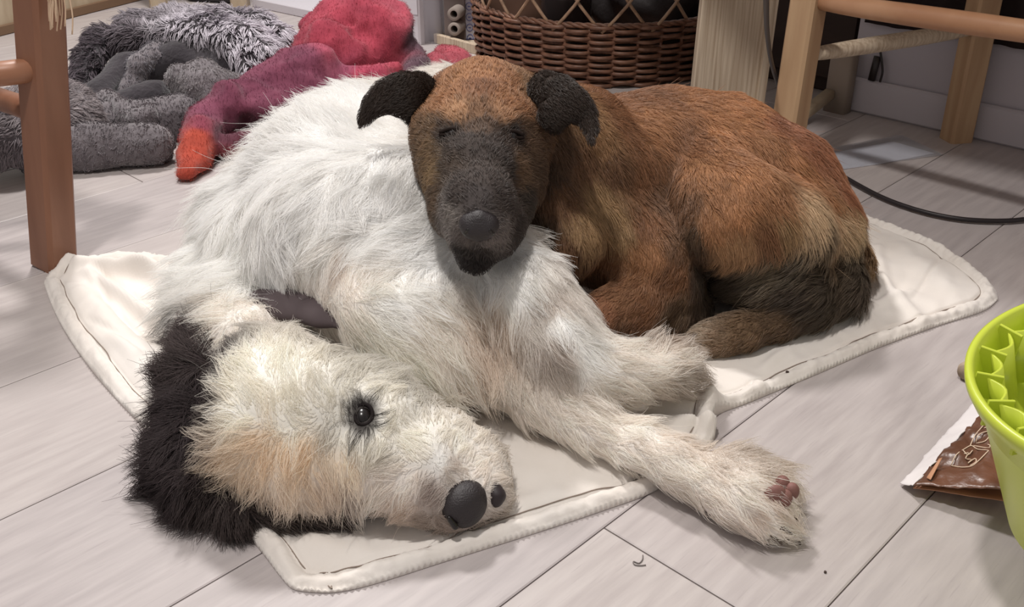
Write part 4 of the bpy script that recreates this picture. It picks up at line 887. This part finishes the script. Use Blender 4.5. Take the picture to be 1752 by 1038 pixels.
# nose, eye, lip, pads
def blob(name, chains, m, parent, k=.006, cell=.0018, sq=None, sm=2, pre=None, floor=None, **kw):
    S = Solid([(k, chains)+((sq,) if sq else ())], cell=cell, floor=floor, pad=.012, pre=pre); V, Fq = S.surf(sm); return mesh(name, V, Fq, m, parent, **kw), S
nc = WB.hit([(806, 872)])[0]
zn = nc[2]
nstr = lambda D, P: D
def on(S, L):                                                # (u, v, offset, radius px) on a solid's surface -> chain
    out = []
    for u, v, o, r in L:
        h = S.hit([(u, v)])[0]; n = S.grad(h[None])[0]; p = h+n*o; d = DEP(p); out.append((876+FPX*p[0]/d, 519-FPX*(p[1]*SP+(p[2]-HC)*CP)/d, p[2], r))
    return out
blob('nose', [on(WB, [(790, 848, -.009, 28), (806, 852, -.007, 27), (812, 870, -.007, 26)]), on(WB, [(784, 872, -.007, 28), (796, 886, -.006, 23)])], M_nose, wd_, k=.010, cell=.0014)
blob('nostril', [on(WB, [(770, 880, .0065, 5), (778, 892, .0065, 6)])], M_eye, wd_, k=.004, cell=.0008)
blob('lip', [on(WB, [(848, 836, -.002, 13), (852, 848, -.002, 15), (850, 858, -.002, 11)])], M_lip, wd_, k=.004, cell=.0014)
eh = WB.hit([(622, 710)])[0]; en = WB.grad(eh[None])[0]
def ball(name, c, r, m, parent, sc=(1, 1, 1)):
    import bmesh
    bm = bmesh.new(); bmesh.ops.create_uvsphere(bm, u_segments=24, v_segments=16, radius=1); V = np.array([v.co[:] for v in bm.verts]); F_ = [tuple(v.index for v in f.verts) for f in bm.faces]; bm.free()
    return mesh(name, V*r*np.array(sc)+np.array(c), F_, m, parent)
ey = ball('eye', eh-en*.0060, .0095, M_eye, wd_, (.95, 1.1, 1))
lid = []
for k in range(22):
    a = 2*math.pi*k/22; lid.append(eh+np.array([.0075*math.cos(a), 0, 0])+np.cross(en, [1, 0, 0])*.0095*math.sin(a)*-1)
lid = np.array(lid); lid = lid-en*np.clip(((lid-eh)@en), 0, 1)[:, None]+en*.0015; lid = np.concatenate([lid, lid[:1]])
mesh('eyelid', *tube(lid, .0018, 8, False), mat('black_eyelid', (34, 29, 29), .8, .1), wd_)
for nm, uvs in (('paw_pad', [(1334, 826), (1350, 838), (1338, 850)]),):
    for u, v in uvs:
        h = WB.hit([(u-6, v)])[0]; dd = DEP(h)
        ball(nm, h+[.004, -.003, .001], .0085, M_pad, wd_, (.8, .7, 1.0))
ball('paw_pad', WB.hit([(1322, 842)])[0]+[.001, -.004, .0], .0105, M_pad, wd_, (.9, .5, 1))
for u, v in ((1346, 905), (1328, 922), (1362, 884)):
    h = WB.hit([(u, v)])[0]; h = h*[1, 1, 0]+[0, 0, max(h[2], .012)]; mesh('claw', *tube(spline([h-[.006, .0, -.002], h+[0, -.001, 0], h+[.005, -.002, -.004]], 4), np.linspace(.0026, .0007, 9), 8), M_claw, wd_)
# ears: the dark one spread over the floor behind the head, the other folded on the neck
ER = Solid([(.02, [[(330, 585, .04, 28), (332, 650, .035, 40), (336, 720, .03, 42), (322, 785, .026, 42), (340, 838, .022, 36), (410, 868, .018, 28), (500, 884, .014, 20), (580, 886, .012, 14)], [(305, 755, .026, 34), (295, 810, .016, 26)], [(352, 600, .05, 22), (356, 660, .05, 24)]])], cell=.0045, floor=.0085, pre=lambda D, P: D+.002*noise3(P, .04, 103))
V, Fq = ER.surf(); e1 = mesh('ear', V, Fq, M_skin, wd_, col=lin((52, 46, 47)), label='long black furred ear spread out behind the head')
fur('ear_hair', ER, e1, M_hairw, 18000, [(310, 590, -10, -26, .035, .4), (300, 640, -26, -8, .038, .45), (330, 660, 4, 30, .036, .3), (300, 700, -30, 4, .035, .4), (340, 740, -10, 30, .04, .3), (280, 760, -30, 10, .035, .4), (285, 800, -34, -4, .04, .4), (305, 815, -24, 18, .034, .35), (340, 850, -6, 26, .028, .3), (410, 870, 10, 20, .020, .3), (480, 878, 24, 10, .018, .3), (330, 790, -14, 30, .04, .35)],
    seeds(ER, [(310, 600, (88, 78, 77)), (320, 700, (74, 65, 66)), (300, 800, (72, 63, 64)), (400, 870, (88, 78, 76)), (480, 875, (110, 100, 95))]), width=.0003, npts=7, clump=.6, per=30, jit=.4, curl=.3, seed=12, cvar=.15, zmin=.002)
E2 = Solid([(.012, [[(446, 512, .094, 24), (495, 521, .098, 31), (550, 534, .099, 29), (600, 550, .096, 18), (632, 557, .091, 7)]], ((0, -.35, .93), 2.2))], cell=.003, floor=None)
V, Fq = E2.surf(); e2 = mesh('ear', V, Fq, mat('smooth_dark_grey_ear', (84, 74, 76), .75, .2, bump=(60, .2, .002)), wd_, label='smooth dark grey ear folded between head and shoulder')

# ------------------------------------------------------------------ brown short haired dog, curled up, head on the white dog
V, Fq = BB.surf(2)
bd_ = thing('dog', 'short haired brown dog curled up with dark muzzle resting on the white dog', 'dog', (.28, 1.2, .008))
B1, B2, B3, B4, GLD, MZ, EAR, TLD, TLL = (152, 98, 60), (132, 84, 54), (112, 74, 50), (162, 104, 62), (158, 120, 82), (66, 56, 52), (62, 51, 45), (92, 78, 64), (188, 154, 120)
RDD = (138, 80, 50)
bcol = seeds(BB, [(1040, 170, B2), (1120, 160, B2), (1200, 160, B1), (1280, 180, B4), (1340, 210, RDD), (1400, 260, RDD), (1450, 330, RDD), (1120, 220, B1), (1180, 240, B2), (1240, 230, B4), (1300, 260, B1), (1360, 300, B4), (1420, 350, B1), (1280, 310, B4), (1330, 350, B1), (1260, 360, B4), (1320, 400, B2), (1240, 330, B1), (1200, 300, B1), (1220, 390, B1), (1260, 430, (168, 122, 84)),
                  (1180, 350, B3), (1190, 410, (84, 62, 46)), (1210, 460, (66, 50, 40)), (1010, 200, (150, 108, 72)), (1030, 240, (150, 106, 70)), (1050, 290, B3), (1070, 220, B2), (1100, 300, B2), (1130, 340, B3), (1000, 280, B3), (960, 260, (96, 66, 48)), (940, 300, (84, 60, 46)), (960, 340, B3), (1020, 340, GLD), (1060, 390, GLD), (1000, 400, GLD), (1100, 380, B2),  # dark seeds at neck and thigh crease put shade into the coat
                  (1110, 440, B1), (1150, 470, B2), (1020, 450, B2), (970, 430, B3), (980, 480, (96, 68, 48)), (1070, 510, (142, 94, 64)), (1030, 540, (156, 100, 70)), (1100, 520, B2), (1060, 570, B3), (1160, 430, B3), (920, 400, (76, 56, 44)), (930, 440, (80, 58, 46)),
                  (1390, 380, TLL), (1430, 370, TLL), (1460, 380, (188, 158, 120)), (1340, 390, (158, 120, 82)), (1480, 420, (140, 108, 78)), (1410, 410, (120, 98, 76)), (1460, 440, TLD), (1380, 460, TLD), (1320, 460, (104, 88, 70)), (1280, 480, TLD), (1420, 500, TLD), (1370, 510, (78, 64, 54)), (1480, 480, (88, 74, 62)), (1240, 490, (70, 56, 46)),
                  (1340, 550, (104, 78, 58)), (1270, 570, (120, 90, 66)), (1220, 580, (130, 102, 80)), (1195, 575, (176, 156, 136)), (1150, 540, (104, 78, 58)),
                  # face
                  (820, 120, (158, 104, 68)), (770, 130, (150, 98, 62)), (870, 130, (150, 98, 64)), (820, 150, (128, 80, 52)), (760, 170, (150, 98, 62)), (870, 175, (150, 98, 64)), (735, 150, B2), (905, 150, (126, 90, 62)), (780, 195, (164, 116, 82)), (862, 195, (160, 112, 80)), (822, 190, (122, 84, 60)), (822, 215, (90, 68, 56)),
                  (730, 220, (104, 76, 54)), (732, 260, (116, 88, 62)), (742, 300, (140, 110, 78)), (740, 330, (88, 66, 50)), (905, 240, (92, 66, 50)), (915, 290, (84, 62, 48)), (890, 290, (104, 76, 56)), (760, 222, (70, 54, 46)), (770, 226, (42, 34, 30)), (880, 226, (46, 36, 32)), (860, 230, (60, 46, 40)), (790, 240, MZ), (850, 250, MZ), (820, 250, MZ),
                  (770, 280, (74, 60, 52)), (870, 290, MZ), (820, 300, MZ), (780, 330, MZ), (860, 340, MZ), (820, 340, (76, 68, 66)), (770, 370, (120, 112, 106)), (768, 395, (128, 120, 116)), (880, 370, (72, 62, 58)), (865, 400, (110, 100, 96)), (790, 410, (96, 86, 82)), (840, 412, (112, 102, 98)), (820, 425, (52, 44, 42)), (812, 445, (34, 28, 28)), (790, 430, (40, 34, 32)), (890, 390, (60, 50, 46)), (900, 350, (62, 52, 46))])
def warm(c): l = c.mean(1, keepdims=True); sat = np.clip((c.max(1)-c.min(1))/(c.max(1)+1e-6)*1.6-.5, 0, 1)[:, None]; return (l+(c-l)*.78)*1.42*(1+(np.array([.95, 1.0, .86])-1)*sat)
bcol = (bcol[0], warm(bcol[1]))
mesh('body', V, Fq, M_skin, bd_, col=idw(V, bcol[0], bcol[1], 5, .004)*.7)
BG = [(1040, 170, 30, 6, .013, .2), (1150, 160, 34, 4, .013, .2), (1260, 180, 34, 12, .013, .2), (1350, 230, 30, 26, .013, .2), (1430, 310, 22, 34, .013, .2), (1100, 220, 30, 20, .013, .2), (1200, 240, 30, 20, .013, .2), (1300, 280, 28, 26, .013, .2), (1380, 340, 22, 28, .016, .25), (1230, 330, 10, 34, .014, .2), (1250, 400, 12, 34, .013, .2), (1310, 360, 16, 30, .014, .2),
      (1020, 220, 14, 34, .014, .2), (1010, 300, 12, 34, .016, .25), (1060, 320, 16, 34, .016, .25), (1130, 320, 20, 30, .015, .2), (1000, 390, 4, 34, .018, .3), (1060, 390, 10, 30, .018, .3), (1110, 430, 10, 34, .014, .2), (960, 430, 6, 34, .018, .25), (1140, 480, -20, 24, .012, .2), (1070, 510, -34, 14, .010, .15), (1020, 550, -20, 20, .010, .15),
      (1400, 380, 12, 30, .032, .35), (1450, 380, 14, 32, .034, .35), (1350, 395, 8, 28, .022, .3), (1470, 430, -6, 34, .032, .3), (1450, 480, -34, 10, .036, .3), (1400, 470, -38, 4, .038, .3), (1340, 465, -38, 6, .036, .25), (1280, 475, -36, 8, .032, .25), (1420, 510, -36, 14, .03, .25), (1360, 510, -36, 10, .03, .25), (1230, 490, -30, 8, .025, .2),
      (1340, 550, -34, 10, .009, .15), (1260, 570, -34, 8, .009, .15), (1205, 580, -24, 4, .012, .3),
      (820, 115, 2, -26, .009, .2), (820, 160, 2, -30, .010, .2), (770, 150, -14, -26, .010, .2), (872, 150, 14, -26, .010, .2), (740, 200, -22, -10, .011, .2), (900, 200, 22, -10, .011, .2), (820, 220, 0, -28, .007, .15), (780, 250, -22, -10, .007, .15), (860, 250, 22, -10, .007, .15), (740, 280, -12, 20, .011, .2), (900, 290, 16, 14, .012, .2),
      (820, 300, 0, -26, .005, .12), (820, 350, 0, -20, .004, .1), (780, 340, -20, 14, .006, .15), (862, 340, 20, 12, .006, .15), (775, 390, -12, 22, .007, .25), (862, 395, 12, 22, .007, .25), (815, 440, 2, 20, .005, .2), (740, 240, -20, 0, .010, .2), (940, 260, 14, 26, .014, .2), (930, 340, 6, 30, .015, .2)]
fur('coat', BB, bd_, M_hairb, 130000, BG, bcol, width=.00026, npts=4, clump=.5, per=22, jit=.28, lenmul=.85, seed=3, cp=5, cvar=.17, zmin=.0085, stray=.01,
    holes=[(819, 384, .0135)])
blob('nose', [on(BB, [(801, 382, -.003, 18), (837, 382, -.003, 18)]), on(BB, [(806, 394, -.001, 15), (832, 394, -.001, 15)]), on(BB, [(819, 372, -.003, 14), (819, 402, -.002, 12)])], M_nose, bd_, k=.007, cell=.0012)
for u in (805, 834): blob('nostril', [on(BB, [(u, 390, .0065, 4), (u+(-3 if u < 819 else 3), 394, .0065, 5)])], M_eye, bd_, k=.002, cell=.0007)
for uv, nm in (((770, 228), -1), ((880, 232), 1)):
    h = BB.hit([uv])[0]; n_ = BB.grad(h[None])[0]; ball('eye', h-n_*.0055, .0085, M_eye, bd_)
    for sg, off in ((1, .0035), (-1, -.0028)):
        t = np.linspace(-1, 1, 9); L_ = np.array([h+np.array([.0105*x, 0, 0])+np.array([0, .35, .93])*(off*(1-.7*x*x)) for x in t]); L_ = L_-((L_-h)@n_)[:, None]*n_*.6+n_*.0022
        mesh('eyelid', *tube(L_, .0021 if sg > 0 else .0016, 8), mat('brown_eyelid', (36, 28, 25), .85, .1), bd_)
blob('lip', [[(778, 416, .184, 6), (800, 424, .186, 7), (819, 424, .188, 7), (840, 425, .184, 7), (856, 418, .180, 6)]], M_lip, bd_, k=.003, cell=.0014)
# folded ears
for chains, sgn in (([[(722, 150, .282, 26), (690, 158, .284, 30), (660, 165, .281, 24), (640, 178, .275, 15), (627, 197, .264, 10), (617, 216, .255, 5)], [(700, 180, .271, 24), (706, 200, .258, 14)]], -1),
                    ([[(930, 150, .288, 28), (955, 165, .288, 32), (980, 178, .285, 26), (1002, 192, .276, 16), (1010, 217, .266, 11), (1013, 242, .257, 6)], [(945, 195, .275, 28), (950, 216, .262, 14)]], 1)):
    S = Solid([(.010, chains, ((-.25*sgn, -.9, .3), 2.6))], cell=.003, floor=None); V, Fq = S.surf()
    o = mesh('ear', V, Fq, M_skin, bd_, col=lin(EAR)*.7, label='dark brown folded ear with hanging tip')
    g = chains[0]
    fur('ear_hair', S, o, M_hairb, 7000, [(q[0], q[1], (g[min(i+1, 5)][0]-q[0]) or 1, (g[min(i+1, 5)][1]-q[1]) or 1, .006, .15) for i, q in enumerate(g[:5])], seeds(S, [(q[0], q[1], (62, 52, 46) if i < 2 else EAR) for i, q in enumerate(g)]), width=.00024, npts=3, clump=.3, per=15, seed=20+sgn, zmin=-1)
for u, v in ((1186, 574), (1193, 592)):
    h = BB.hit([(u+6, v)])[0]; mesh('claw', *tube(spline([h, h+[-.006, -.003, .0], h+[-.011, -.005, -.004]], 4), np.linspace(.0026, .0007, 9), 8), M_claw, bd_)
